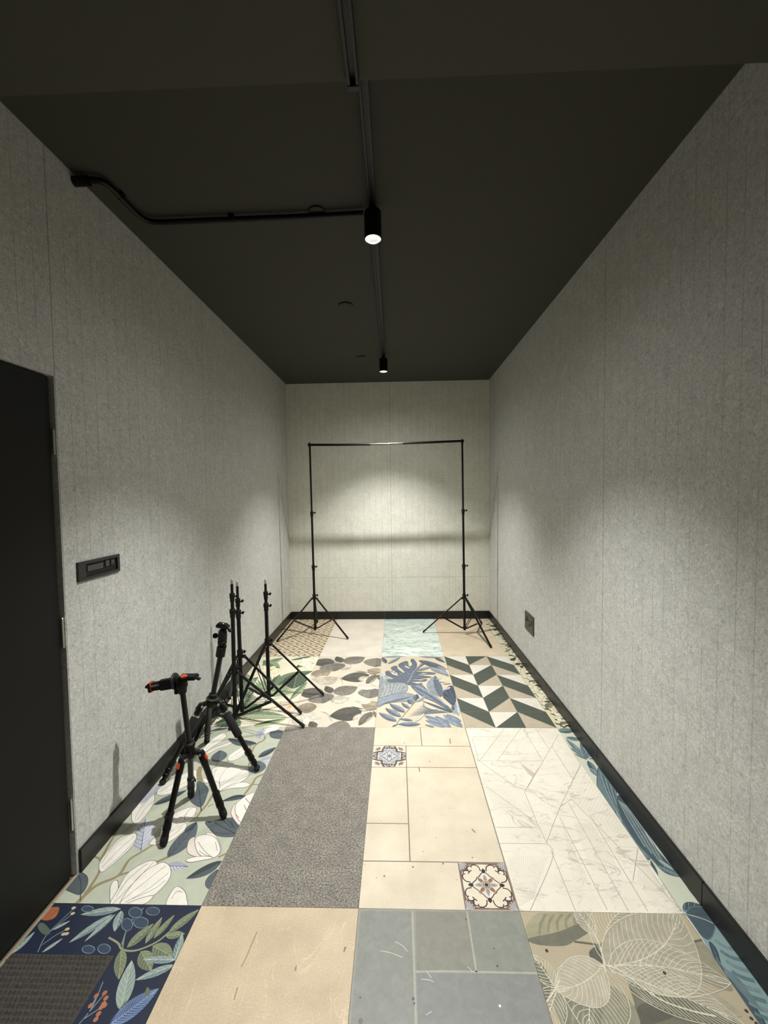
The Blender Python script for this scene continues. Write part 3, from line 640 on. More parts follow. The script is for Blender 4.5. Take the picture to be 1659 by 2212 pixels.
# ornamental tile with the blue-grey quatrefoil
tx, ty, ts = x0+a/2, Yk(1.5), a*0.485
def tq(pts, c, k=1): p.fill([(tx+u*ts, ty+v*ts) for u, v in pts], c)
def tl(ls, w, c): p.lines([[(tx+u*ts, ty+v*ts) for u, v in l] for l in ls], w, c)
def sym4(pts): return [[(u, v) for u, v in pts], [(-v, u) for u, v in pts], [(-u, -v) for u, v in pts], [(v, -u) for u, v in pts]]
def mir(pts): return [(u, -v) for u, v in pts]
tq([(-1, -1), (1, -1), (1, 1), (-1, 1)], CRM)
st = [(0.36, 1), (0.36, 0.86), (0.52, 0.66), (0.52, 0.46), (0.74, 0.46), (0.98, 0.32)]
ring = []
for k in range(4):
    q = [(1, 0.34), (0.74, 0.46), (0.52, 0.5), (0.5, 0.72), (0.36, 1)]
    for u, v in q:
        for _ in range(k): u, v = -v, u
        ring.append((u, v))
tq(ring, (84, 72, 60))
ring2 = []
for k in range(4):
    for u, v in [(0.72, 0.34), (0.38, 0.36), (0.36, 0.68), ]:
        for _ in range(k): u, v = -v, u
        ring2.append((u, v))
tq(ring2, (214, 206, 196)); tq([(u*0.93, v*0.93) for u, v in ring2], (140, 142, 150))
dia = []
for k in range(4):
    for u, v in [(0.74, 0.0), (0.5, 0.14), (0.34, 0.34), (0.14, 0.5)]:
        for _ in range(k): u, v = -v, u
        dia.append((u, v))
tq(dia, (216, 210, 198)); tq([(u*0.92, v*0.92) for u, v in dia], (134, 138, 152))
for k in range(8):
    an = k*math.pi/4; L_ = 0.44 if k % 2 == 0 else 0.36
    p.leaf((tx, ty), (tx+ts*L_*math.cos(an), ty+ts*L_*math.sin(an)), 0.34, (222, 214, 200), raw=True); p.leaf((tx, ty), (tx+ts*0.26*math.cos(an), ty+ts*0.26*math.sin(an)), 0.3, (110, 104, 104), raw=True)
p.dot(tx, ty, 0.006, (70, 52, 44), raw=True)
for l in sym4([(0.8, 0.05), (0.9, 0.1), (0.96, 0.2), (0.86, 0.26), (0.82, 0.2)]) + sym4(mir([(0.8, 0.05), (0.9, 0.1), (0.96, 0.2), (0.86, 0.26), (0.82, 0.2)])): tl([l], 0.004, (220, 212, 196))
for sx__ in (-1, 1):
    for sy__ in (-1, 1):
        for k in range(3):
            an = math.pi/4+(k-1)*0.75
            p.leaf((tx+ts*0.62*sx__, ty+ts*0.62*sy__), (tx+ts*(0.62+0.3*math.cos(an))*sx__, ty+ts*(0.62+0.3*math.sin(an))*sy__), 0.5, (152, 98, 74), raw=True)
# ornamental tile with the eight-petalled flower
tx, ty, ts = x1-a/2, Yk(5.5), a*0.49
tq([(-1, -1), (1, -1), (1, 1), (-1, 1)], (120, 84, 68)); 
oc = []
for k in range(4):
    for u, v in [(0.92, -0.3), (0.94, 0.0), (0.92, 0.3), (0.88, 0.6), (0.62, 0.66), (0.6, 0.88)]:
        for _ in range(k): u, v = -v, u
        oc.append((u, v))
q = crom([(tx+u*ts, ty+v*ts) for u, v in oc], True, 4); p.fill(q, (214, 200, 172))
DK = (44, 34, 34)
half = [(0.10, 0.72), (0.2, 0.9), (0.4, 0.92), (0.5, 0.82)]
curls = [[(0.62, 0.12), (0.8, 0.16), (0.9, 0.3), (0.88, 0.46), (0.78, 0.48)], [(0.86, 0.5), (0.82, 0.62), (0.7, 0.66), (0.6, 0.58), (0.66, 0.5)]]
for cu in curls:
    for l in sym4(cu)+sym4(mir(cu)): tl([l], 0.0042, DK)
for k in range(4):
    l1 = [(0.58, 0.04), (0.46, 0.16), (0.38, 0.22), (0.32, 0.34)]
    for l in sym4(l1)+sym4(mir(l1)): tl([l], 0.0036, DK)
    break
for k in range(4):
    an = k*math.pi/2
    p.leaf((tx+ts*0.52*math.cos(an), ty+ts*0.52*math.sin(an)), (tx+ts*0.74*math.cos(an), ty+ts*0.74*math.sin(an)), 0.75, (36, 28, 28), raw=True)
for k in range(8):
    an = k*math.pi/4; c = (134, 138, 152) if k % 2 == 0 else (150, 92, 64)
    p.leaf((tx+ts*0.1*math.cos(an), ty+ts*0.1*math.sin(an)), (tx+ts*0.46*math.cos(an), ty+ts*0.46*math.sin(an)), 0.42, c, None, None, raw=True, edge=(196, 182, 160), vw=0.001)
p.dot(tx, ty, 0.018, (196, 184, 160), raw=True, n=16); p.dot(tx, ty, 0.015, (120, 96, 78), raw=True, n=16); p.dot(tx, ty, 0.011, (196, 184, 160), raw=True, n=16); p.dot(tx, ty, 0.008, (52, 34, 30), raw=True, n=16)
for sx__ in (-1, 1):
    for sy__ in (-1, 1):
        for k in range(4):
            an = 0.2+k*0.39
            p.leaf((tx+ts*0.99*sx__, ty+ts*0.99*sy__), (tx+ts*(0.99-0.36*math.cos(an))*sx__, ty+ts*(0.99-0.36*math.sin(an))*sy__), 0.34, (146, 144, 146), raw=True, edge=(196, 190, 180), vw=0.0009)
p.lines([[(tx-ts, ty-ts), (tx-ts, ty+ts)]], 0.004, (120, 96, 84)); p.lines([[(x1-0.003, y0), (x1-0.003, y1)]], 0.003, (120, 104, 84))
p.F = ZE
for x, y, r in ((590, 1022, 4), (400, 1083, 4), (350, 1095, 2), (833, 632, 2), (777, 678, 2), (985, 960, 3), (742, 828, 2), (790, 1000, 4), (533, 200, 4), (700, 323, 4), (880, 1108, 2), (378, 720, 2)): p.dot(x, y, r*0.001, (110, 96, 80))
p.ln([(630, 362), (635, 392)], [(980, 770), (1005, 795)], [(835, 170), (838, 205)], w=0.006, c=(132, 114, 92))
p.build()

p = Panel(3, 2, stone('white_marble', (222, 216, 200), (206, 200, 184), scale=4, finev=0.03, rough=0.35, bump=0.04, contrast=(0.4, 0.8), veins=[(2.4, 0.008, (168, 164, 152), ((1.0, 2.4, 1), 0.5), 0.9), (5.5, 0.007, (186, 180, 168), ((1, 2.2, 1), -0.3), 0.7)]), 'white marble floor panel inlaid with fine angular lines', wash=0.05)
LN = (158, 150, 134)
p.F = ZJ
p.ln([(400, 1480), (95, 1882)], [(615, 1470), (315, 1882)], [(645, 1475), (885, 1885)], [(800, 1475), (965, 1738)], [(1085, 1550), (850, 1960), (700, 2212)], [(0, 1582), (320, 1582)], [(55, 1885), (885, 1885)], [(0, 1600), (85, 1882)], [(1000, 1695), (1270, 2120)], [(1130, 1560), (1362, 1932)], [(1362, 1932), (1230, 2200)], [(740, 1600), (770, 1600)], [(370, 1800), (600, 1800)], [(20, 1840), (550, 2212)], w=0.0026, c=LN)
p.F = ZF
p.ln([(410, 400), (335, 530)], [(335, 530), (400, 690), (455, 805)], [(640, 385), (530, 610), (455, 805)], [(125, 500), (405, 700)], [(180, 722), (408, 724)], [(200, 810), (460, 812)], [(455, 805), (490, 880), (395, 1110), (365, 1175)], [(480, 850), (612, 1178)], [(525, 665), (785, 1172)], [(575, 590), (900, 1178)], [(690, 655), (1005, 1178)], [(590, 570), (1190, 1178)], [(952, 840), (925, 1010)], [(1070, 1000), (1185, 1178)], [(530, 610), (590, 570)], w=0.0026, c=LN)
# fine combed relief in some of the facets
def comb(a, b, c, d, n, w=0.0009):
    ls = []
    for k in range(1, n):
        t = k/n; ls.append([ (a[0]+(b[0]-a[0])*t, a[1]+(b[1]-a[1])*t), (d[0]+(c[0]-d[0])*t, d[1]+(c[1]-d[1])*t)])
    p.lines([p.T(l) for l in ls], w, (186, 178, 160), smooth=False)
comb((180, 725), (405, 725), (440, 805), (205, 808), 22); comb((235, 880), (470, 880), (385, 1110), (300, 1160), 20); comb((340, 540), (130, 500), (180, 715), (400, 715), 16)
comb((535, 690), (610, 870), (770, 1170), (620, 1170), 9); comb((600, 700), (700, 700), (860, 960), (690, 960), 24); comb((660, 400), (900, 780), (870, 790), (590, 570), 20); comb((960, 860), (1060, 1010), (1170, 1170), (940, 1010), 20)
comb((105, 500), (330, 640), (390, 700), (150, 600), 14)
p.F = ZJ; comb((400, 1490), (95, 1875), (310, 1875), (600, 1480), 26); comb((370, 1800), (880, 1880), (740, 1640), (490, 1640), 14); comb((660, 1480), (950, 1700), (1080, 1550), (840, 1480), 12)
p.poly([(620, 1930), (640, 1935), (790, 2040), (760, 2090), (700, 2040)], (190, 176, 146))
p.build()

p = Panel(4, 2, flat('pale_teal_ground', (196, 200, 180)), 'narrow pale strip with blue banana leaves', wash=0.12); p.F = ZF
T1, T2, T3, T4 = (96, 120, 126), (62, 84, 94), (126, 148, 150), (156, 170, 164)
p.leaf((515, 200), (610, 195), 0.5, T1, T2, T3, 5); p.leaf((560, 235), (650, 250), 0.45, T2, T1, T3, 6); p.leaf((520, 180), (600, 170), 0.3, T3)
for a, b in (((675, 350), (560, 240)), ((675, 350), (575, 285)), ((675, 350), (640, 250)), ((680, 340), (720, 320)), ((685, 350), (735, 350)), ((675, 355), (600, 320)), ((670, 350), (720, 280))): p.leaf(a, b, 0.2, T1, T3, T2, 3)
p.leaf((680, 360), (730, 440), 0.3, T1, T2); p.leaf((690, 400), (740, 450), 0.4, T3, T1)
p.petal([(740, 395), (790, 430), (830, 490), (835, 560), (830, 640), (900, 740), (1000, 860), (1010, 900), (960, 850), (880, 730), (790, 600), (735, 510), (730, 450)], T1, T2, 0.004)
for k in range(7): p.ln([(745+k*14, 420+k*18), (780+k*16, 520+k*26), (860+k*22, 690+k*30)], w=0.004, c=T2 if k % 2 else T3)
p.petal([(835, 560), (870, 560), (960, 680), (1000, 770), (1060, 850), (1140, 940), (1190, 990), (1100, 970), (1030, 900), (930, 790), (850, 650)], T2, T1, 0.004)
for k in range(8): p.ln([(845+k*6, 575+k*4), (900+k*14, 680+k*10), (990+k*18, 830+k*18)], w=0.0035, c=T1 if k % 2 else T4)
p.leaf((1060, 900), (1150, 960), 0.3, T4, T3); p.leaf((1190, 990), (1050, 930), 0.3, T1, T2, T3, 6); p.leaf((1060, 1000), (1020, 900), 0.2, T2); p.leaf((1210, 1020), (1290, 1130), 0.25, (130, 140, 150)); p.leaf((1200, 1180), (1330, 1160), 0.6, T2, T1, T3, 4)
p.petal([(1215, 1190), (1240, 1160), (1290, 1155), (1340, 1175), (1350, 1200), (1260, 1200)], T2, T1)
p.build()

# ---- front row
p = Panel(0, 3, flat('navy_ground', (25, 34, 56), rough=0.5), 'navy floor panel with sage foliage and orange berries', wash=0.12); p.F = ZA
SG, SG2, PB, PB2, VN = (112, 122, 86), (92, 104, 76), (122, 146, 142), (98, 124, 130), (168, 182, 160)
p.ln([(590, 1320), (640, 1350), (665, 1385), (740, 1390), (850, 1345), (920, 1290), (990, 1240)], w=0.006, c=(138, 142, 98)); p.ln([(665, 1385), (680, 1300), (720, 1220), (780, 1160)], [(660, 1360), (690, 1270)], w=0.004, c=(112, 132, 120))
for a, b, w in (((690, 1375), (833, 1245), 0.4), ((790, 1352), (880, 1210), 0.3), ((835, 1325), (947, 1198), 0.28), ((915, 1292), (1080, 1168), 0.3), ((900, 1312), (1003, 1300), 0.42), ((830, 1365), (938, 1425), 0.5), ((765, 1395), (822, 1500), 0.5), ((660, 1385), (645, 1548), 0.36)): p.leaf(a, b, w, SG, SG2, (140, 150, 106), 6)
for a, b, w in (((655, 1165), (438, 1195), 0.22), ((610, 1195), (375, 1348), 0.24), ((625, 1195), (460, 1342), 0.2), ((658, 1175), (622, 1288), 0.4), ((70, 1405), (188, 1290), 0.3), ((955, 1442), (778, 1440), 0.22), ((948, 1470), (735, 1552), 0.24), ((950, 1440), (990, 1300), 0.35), ((230, 1400), (340, 1325), 0.25), ((280, 1280), (380, 1230), 0.25)): p.leaf(a, b, w, PB2, PB, VN, 5, vw=0.0012)
p.leaf((655, 1715), (715, 1445), 0.34, (136, 158, 144), (122, 146, 134), VN, 7); p.leaf((650, 1730), (690, 1660), 0.4, SG2)
p.leaf((590, 1800), (862, 1598), 0.42, (48, 76, 128), (62, 92, 146), (128, 150, 186), 14); p.leaf((800, 1640), (800, 1590), 0.5, SG2)
p.ln([(205, 1400), (250, 1310), (330, 1230), (400, 1165)], [(270, 1290), (395, 1190)], [(230, 1360), (300, 1310), (365, 1275)], [(430, 1790), (500, 1700), (560, 1560)], [(480, 1730), (570, 1625)], [(460, 1760), (550, 1700)], [(500, 1690), (523, 1640)], w=0.003, c=(112, 134, 140))
for x, y in ((400, 1160), (395, 1190), (365, 1275), (345, 1302), (362, 1300)): p.dot(x, y, 0.008, (190, 172, 130), sy=0.7)
for x, y in ((523, 1637), (568, 1622), (575, 1650), (562, 1680), (550, 1700), (535, 1735), (520, 1765), (492, 1690), (568, 1690)): p.dot(x, y, 0.007, (176, 98, 54))
p.petal([(215, 1210), (240, 1165), (290, 1155), (322, 1160), (300, 1210), (250, 1228)], (176, 92, 48), (120, 60, 34)); p.ln([(240, 1215), (290, 1165)], [(260, 1220), (310, 1170)], w=0.002, c=(120, 60, 34))
for x, y, rx, ry in ((690, 1250, 30, 34), (765, 1240, 40, 30), (735, 1185, 36, 28), (830, 1178, 36, 22), (480, 1385, 34, 22), (565, 1382, 34, 26), (475, 1165, 32, 16)):
    p.petal([(x+rx*math.cos(k), y+ry*math.sin(k)) for k in (0, 0.8, 1.6, 2.4, 3.2, 4.0, 4.8, 5.6)], (46, 64, 92), (110, 138, 142), 0.002)
p.petal([(205, 1255), (230, 1240), (265, 1270), (270, 1300), (240, 1305), (215, 1285)], (84, 98, 84), None)
p.lines([[(XL-0.002, 0.3), (XL-0.002, 1.48)]], 0.012, (150, 138, 108))
p.build()
p = Panel(1, 3, stone('tan_stone', (180, 163, 136), (200, 182, 153), scale=6, finev=0.10, bump=0.2, contrast=(0.3, 0.7), veins=[(3.0, 0.006, (214, 194, 160), ((2.2, 0.7, 1), 0.4), 1.2)]), 'tan sandstone floor panel', wash=0.1); p.F = ZA
p.ln([(1395, 1290), (1340, 1420), (1310, 1480)], [(1290, 1590), (1270, 1660)], [(1610, 1470), (1605, 1500)], w=0.0035, c=(150, 128, 92)); p.F = ZB; p.ln([(460, 402), (450, 432)], w=0.008, c=(128, 112, 84), w1=0.004); p.ln([(163, 520), (158, 545)], w=0.003, c=(128, 112, 84))
p.build()
p = Panel(2, 3, stone('slate_grey_tile', (126, 127, 117), (142, 142, 131), scale=7, finev=0.07, bump=0.15, contrast=(0.3, 0.72)), 'slate grey tile floor panel with pale joints', wash=0.12); p.F = ZB

p.poly([(880, 185), (1180, 195), (1235, 550), (885, 548)], (127, 126, 112)); p.poly([(885, 560), (1610, 565), (2500, 2500), (935, 2500)], (124, 126, 122)); p.poly([(545, 190), (855, 185), (928, 2500), (-600, 2500)], (128, 130, 121)); p.poly([(1195, 195), (1490, 190), (1595, 548), (1245, 548)], (126, 130, 118))
J = (158, 158, 140)
p.ln([(858, 175), (870, 520), (882, 900), (932, 2500)], w=0.007, c=J); p.ln([(1185, 190), (1242, 552)], [(880, 550), (1100, 549), (1610, 560)], w=0.006, c=J); p.ln([(545, 180), (470, 1000)], [(540, 183), (1500, 186)], w=0.008, c=(140, 141, 128))
p.ln([(665, 425), (730, 438), (800, 465)], [(755, 370), (800, 395), (830, 430)], [(910, 595), (960, 600), (990, 612)], [(945, 550), (975, 590)], [(1190, 520), (1220, 552)], [(940, 810), (975, 788)], w=0.0022, c=(186, 186, 170))
for x, y, r, c in ((865, 712, 5, (92, 84, 88)), (870, 740, 4, (92, 84, 88)), (1367, 517, 4, (84, 82, 76)), (1347, 412, 3, (84, 82, 76)), (1180, 238, 4, (90, 86, 78)), (1382, 755, 4, (226, 224, 212)), (548, 705, 3, (84, 82, 76)), (550, 845, 8, (110, 102, 84))): p.dot(x, y, r*0.0009, c)
p.build()
p = Panel(3, 3, flat('greige_ground', (170, 159, 134)), 'greige floor panel with white skeleton leaves over grey-green ones', wash=0.14); p.F = ZCc
O1, O2, O3, LNc = (142, 136, 104), (104, 104, 84), (86, 84, 70), (198, 192, 164)
p.petal([(205, 440), (260, 352), (340, 338), (540, 335), (570, 375), (400, 455), (235, 492)], (150, 143, 108), None); p.petal([(225, 492), (400, 452), (560, 392), (600, 440), (500, 508), (430, 536), (280, 528)], O2, None)
for k in range(5): p.ln([(290+k*55, 470-k*14), (300+k*50, 400-k*6), (330+k*50, 345)], w=0.008, c=(128, 124, 94))
p.ln([(500, 510), (640, 530), (720, 560)], w=0.007, c=(96, 88, 70)); p.petal([(588, 575), (640, 530), (730, 490), (745, 600), (700, 645), (620, 630)], O3, None)
p.petal([(720, 500), (740, 345), (860, 335), (880, 450), (800, 560)], (150, 142, 114), None); p.petal([(940, 495), (1000, 505), (1080, 560), (1180, 690), (1100, 720), (1000, 640), (945, 570)], O2, None); p.petal([(1090, 560), (1260, 500), (1330, 540), (1360, 620), (1450, 800), (1300, 760), (1150, 680)], (140, 134, 108), None)
p.ln([(1070, 560), (1180, 520), (1310, 490)], w=0.007, c=(96, 88, 70)); p.petal([(800, 660), (950, 700), (1200, 860), (1500, 1000), (1450, 1100), (900, 1080), (860, 880)], O2, None); p.petal([(880, 900), (960, 880), (1100, 950), (980, 1000), (890, 1003)], O3, None)
p.petal([(400, 800), (560, 740), (700, 760), (860, 900), (870, 1100), (500, 1100), (380, 900)], (134, 130, 104), None); p.petal([(930, 700), (1100, 680), (1400, 860), (1500, 960), (1300, 900)], (158, 148, 122), None); p.petal([(250, 650), (300, 640), (360, 760), (330, 860), (280, 800)], O2, None)
for k in range(4): p.petal([(440+k*60, 1000), (450+k*62, 800), (490+k*62, 780), (480+k*60, 1000)], (118, 116, 92), None)
def skel(a, b, w, nv=13, bend=0.0, fill=None): p.leaf(a, b, w, fill, None, LNc, nv, bend, edge=LNc, vw=0.0017, rib=0.004)
skel((625, 470), (500, 300), 0.55, 7, fill=(150, 143, 120)); skel((690, 650), (850, 300), 0.42, 15, 0.14); skel((690, 655), (1120, 330), 0.62, 15, -0.12, (158, 150, 126)); skel((700, 662), (1440, 760), 0.45, 18, 0.06)
skel((720, 690), (1520, 1010), 0.38, 20, 0.03); skel((690, 680), (600, 1090), 0.95, 15, -0.1); skel((670, 650), (385, 800), 0.7, 12, 0.08, (170, 160, 134)); skel((390, 790), (250, 590), 0.6, 8); skel((400, 790), (300, 1080), 0.6, 10)
p.ln([(625, 470), (660, 560), (680, 660), (690, 700)], [(690, 655), (780, 690), (1000, 850), (1180, 920), (1350, 960)], [(330, 880), (390, 790), (410, 740)], w=0.005, c=LNc)
for x, y in ((1530, 925), (1560, 970), (1590, 1000), (335, 565), (1040, 700)): p.dot(x, y, 0.005, (52, 50, 44))
p.build()
p = Panel(4, 3, flat('teal_ground', (128, 152, 150)), 'narrow strip with teal and navy banana leaves', wash=0.2); p.F = ZCc
p.petal([(1165, 342), (1200, 310), (1260, 300), (1330, 380), (1340, 440), (1300, 500), (1220, 430)], T2, T1, 0.003); p.ln([(1170, 345), (1260, 370), (1330, 400)], w=0.004, c=T4)
p.petal([(1165, 345), (1240, 450), (1330, 600), (1300, 560), (1200, 420)], (196, 200, 180), None); p.petal([(1310, 520), (1350, 560), (1400, 700), (1520, 820), (1620, 960), (1680, 1100), (1600, 1060), (1500, 900), (1390, 720)], T2, (40, 62, 78), 0.004)
for k in range(8): p.ln([(1340+k*34, 500+k*62), (1400+k*32, 540+k*60), (1470+k*36, 560+k*62)], w=0.012, c=(84, 116, 122) if k % 2 else (104, 134, 136))
for k in range(9): p.ln([(1345+k*5, 600+k*8), (1440+k*6, 740), (1560+k*8, 880+k*6)], w=0.003, c=T1)
p.build()


# ------------------------------------------------------------------ ribbed entrance mat
bm = B()
mx0, mx1, my0, my1 = XL+0.004, -0.967, 0.72, 1.298
nx, ny = 96, 150; H_ = []
for j in range(ny+1):
    row = []
    for i in range(nx+1):
        x = mx0+(mx1-mx0)*i/nx; y = my0+(my1-my0)*j/ny
        e = min(1.0, min(i, nx-i, j, ny-j)/2.0)
        rib = 0.5+0.5*math.cos(2*math.pi*y/0.0165); seg = 0.5+0.5*math.cos(2*math.pi*x/0.0145+math.pi*(int(y/0.0165+0.5) % 2))
        row.append(bm.verts.new((x, y, 0.001+e*(0.004+0.008*rib*(0.25+0.75*seg)+random.uniform(0, 0.0025)))))
    H_.append(row)
for j in range(ny):
    for i in range(nx): bm.faces.new((H_[j][i], H_[j][i+1], H_[j+1][i+1], H_[j+1][i]))
mo = obj('entrance_mat', bm, M['mat'], None, True)
tag(mo, 'charcoal ribbed entrance mat lying on the navy foliage floor by the door', 'mat')

# ------------------------------------------------------------------ light stands
def ring_at(bm, c, r, h, n=18):
    turned(bm, c-Vector((0, 0, h/2)), c+Vector((0, 0, h/2)), [(0, r*0.93), (0.1, r), (0.9, r), (1, r*0.93)], n)
def wing(bm, c, d, L_=0.03, s=1.0):
    """screw knob sticking out of a clamp: stem and flat wing"""
    d = d.normalized(); tube(bm, [c, c+d*L_*0.6], 0.0045*s, 10)
    bar(bm, c+d*L_*0.55+Vector((0, 0, -0.004*s)), c+d*L_*1.05+Vector((0, 0, 0.012*s)), 0.006*s, 0.016*s, None, 0.0015)
def light_stand(base, top, zc, zr, feet, label, cat, name='light_stand', group=None, joints=(), r=(0.0135, 0.0115, 0.0092), spigot=True, legw=0.02, wd=Vector((1, -0.25, 0))):
    """base: floor point under the pole; top: tip of the pole; zc: leg collar; zr: brace ring; joints: heights of the section clamps"""
    root = thing(name, label, cat, (base[0], base[1], 0), group)
    b3 = Vector((base[0], base[1], 0)); top = Vector(top)
    ax = lambda z: b3.lerp(top, z/top.z)
    js = [zr-0.025]+list(joints)+[top.z-(0.035 if spigot else 0)]
    bm = B()
    for k in range(len(js)-1):
        rr = r[min(k, len(r)-1)]; tube(bm, [ax(js[k]), ax(js[k+1])], rr, 18)
    obj('pole', bm, M['black'], root, True)
    if spigot:
        bm = B(); turned(bm, ax(top.z-0.036), top, [(0, 0.0085), (0.45, 0.0085), (0.5, 0.0055), (0.62, 0.0055), (0.66, 0.0078), (0.85, 0.0078), (1, 0.003)], 14)
        s = obj('spigot', bm, M['silver'], root, True); s['label'] = 'steel spigot at the tip of the pole'
    for k, z in enumerate(joints):
        rr = r[min(k, len(r)-1)]+0.0045
        bm = B(); turned(bm, ax(z-0.05), ax(z+0.008), [(0, rr*0.85), (0.06, rr*0.93), (0.45, rr*0.93), (0.5, rr*1.08), (0.95, rr*1.08), (1, rr*0.9)], 18)
        cl = obj('clamp', bm, M['blackm'], root, True)
        bm = B(); wing(bm, ax(z-0.012)+wd.normalized()*rr*0.6, wd, 0.032); obj('wing_knob', bm, M['blackm'], cl)
    # leg collar with three lugs, brace ring with three lugs
    bm = B(); ring_at(bm, ax(zc+0.02), 0.0195, 0.05); dirs = []
    for f in feet:
        d = (Vector((f[0], f[1], 0))-Vector((ax(0.2).x, ax(0.2).y, 0))); d.normalize(); dirs.append(d)
        bar(bm, ax(zc)+d*0.008, ax(zc-0.004)+d*0.038, 0.022, 0.02, Vector((0, 0, 1)), 0.002)
    cl = obj('leg_collar', bm, M['blackm'], root, True)
    bm = B(); wing(bm, ax(zc+0.03)+wd.normalized()*0.012, wd, 0.03, 1.1); obj('wing_knob', bm, M['blackm'], cl)
    bm = B(); ring_at(bm, ax(zr), 0.018, 0.022)
    for d in dirs: bar(bm, ax(zr)+d*0.008, ax(zr)+d*0.032, 0.018, 0.012, Vector((0, 0, 1)), 0.0015)
    obj('brace_ring', bm, M['blackm'], root, True)
    for f, d in zip(feet, dirs):
        h = ax(zc-0.004)+d*0.034; ft = Vector((f[0], f[1], 0.009)); v = (ft-h).normalized()
        bm = B(); bar(bm, h, ft-v*0.012, legw, 0.011, v.cross(d.cross(Vector((0, 0, 1)))), 0.002)
        leg = obj('leg', bm, M['black'], root)
        bm = B(); bar(bm, ft-v*0.034, ft+v*0.002, legw+0.004, 0.015, v.cross(d.cross(Vector((0, 0, 1)))), 0.003); obj('rubber_foot', bm, M['rubber'], leg)
        m_ = h.lerp(ft, 0.52); side = d.cross(Vector((0, 0, 1)))
        for sg in (-1, 1):
            bm = B(); bar(bm, ax(zr)+d*0.03+side*0.009*sg, m_+side*0.0125*sg, 0.003, 0.011, Vector((0, 0, 1))); obj('brace', bm, M['black'], root)
        for p_ in (h, m_):
            bm = B(); tube(bm, [p_-side*0.0155, p_+side*0.0155], 0.0034, 8)
            rv = obj('rivet', bm, M['silver'], leg); rv['label'] = 'small steel rivet'
    return root

def fp(px, py): return fl(px, py)
def stand_px(pole_x, top_px, Y, feet_px, col_y, ring_y, joints_y, label, group, Ytop=None, extra=(), **k):
    """measured on site: pole at depth Y; heights from sight lines at that depth"""
    b = at(pole_x, ring_y, Y); Yt = Ytop or Y
    top = at(top_px[0], top_px[1], Yt)
    slope = (top.x-b.x)/(top.z-b.z); base = (b.x-slope*b.z, Y+(Y-Yt)*0.0)
    feet = [fp(*f) for f in feet_px]+list(extra)
    zs = lambda y: at(pole_x, y, Y).z
    def zt(y):
        # height on a leaning pole
        z = zs(y)
        for _ in range(4): z = at(pole_x, y, Y+(Yt-Y)*z/top.z).z
        return z
    return light_stand(base, top, zt(col_y), zt(ring_y), feet, label, 'light stand', joints=[zt(j) for j in joints_y], group=group, **k)
GS = 'folded-up light stands by the left wall'
stand_px(508, (500.5, 1250), 2.70, [(657, 1572)], 1453, 1544, [1318, 1284], 'black light stand nearest the camera of three, its pole beside the tall camera tripod', GS, extra=[(-1.295, 2.36), (-1.285, 3.04)])
stand_px(523, (512, 1255), 2.80, [(651, 1543)], 1417, 1529, [1320, 1295], 'black light stand in the middle of three, its tip just right of the nearest stand', GS, extra=[(-1.285, 2.50), (-1.29, 3.12)])
stand_px(581, (573, 1251), 3.01, [(699, 1503), (496, 1578)], 1392, 1503, [1305, 1280], 'black light stand set apart to the right, furthest from the camera of the three', GS, extra=[(-1.235, 3.33)])

# ------------------------------------------------------------------ backdrop stand: two tall poles carrying a crossbar
YB0, YB1 = 4.50, 4.44
GB = 'tall backdrop stands'
k_ = dict(spigot=False, r=(0.0135, 0.0118, 0.010, 0.009), legw=0.021)
stand_px(681, (669, 958), YB0, [(598, 1387), (752, 1381), (685, 1345)], 1292, 1356, [1222, 1106], 'tall black backdrop stand carrying the left end of the crossbar', GB, Ytop=YB1, name='backdrop_stand', **k_)
stand_px(1003.5, (998.5, 951), YB0-0.02, [(914, 1367), (1061, 1400), (1040, 1347)], 1292, 1356, [1220, 1101], 'tall black backdrop stand carrying the right end of the crossbar', GB, Ytop=YB1, name='backdrop_stand', **k_)
cb = thing('crossbar', 'thin black telescopic crossbar spanning the two backdrop stands', 'crossbar', at(669, 961, YB1))
pa, pm1, pm2, pb = at(665, 961, YB1), at(800, 960, YB1), at(870, 957.5, YB1), at(1002, 952.5, YB1)
bm = B(); tube(bm, [pa, at(730, 961, YB1), pm1], 0.0125, 14); obj('outer_tube', bm, M['black'], cb, True); bm = B(); tube(bm, [pm2, at(930, 955.5, YB1), pb], 0.0125, 14); obj('outer_tube', bm, M['black'], cb, True)
bm = B(); tube(bm, [pm1, at(835, 959, YB1), pm2], 0.0105, 14); o_ = obj('inner_tube', bm, M['chrome'], cb, True); o_['label'] = 'slimmer bright metal middle tube of the crossbar'
for px, py in ((669, 960.5), (998.5, 953)):
    c = at(px, py, YB1); bm = B(); turned(bm, c-Vector((0, 0, 0.03)), c+Vector((0, 0, 0.026)), [(0, 0.012), (0.5, 0.013), (0.75, 0.013), (0.78, 0.007), (1, 0.005)], 14); obj('end_fitting', bm, M['blackm'], cb, True)

# ------------------------------------------------------------------ camera tripods
def prof_leg(bm, a, b, prof): turned(bm, a, b, prof, 18)
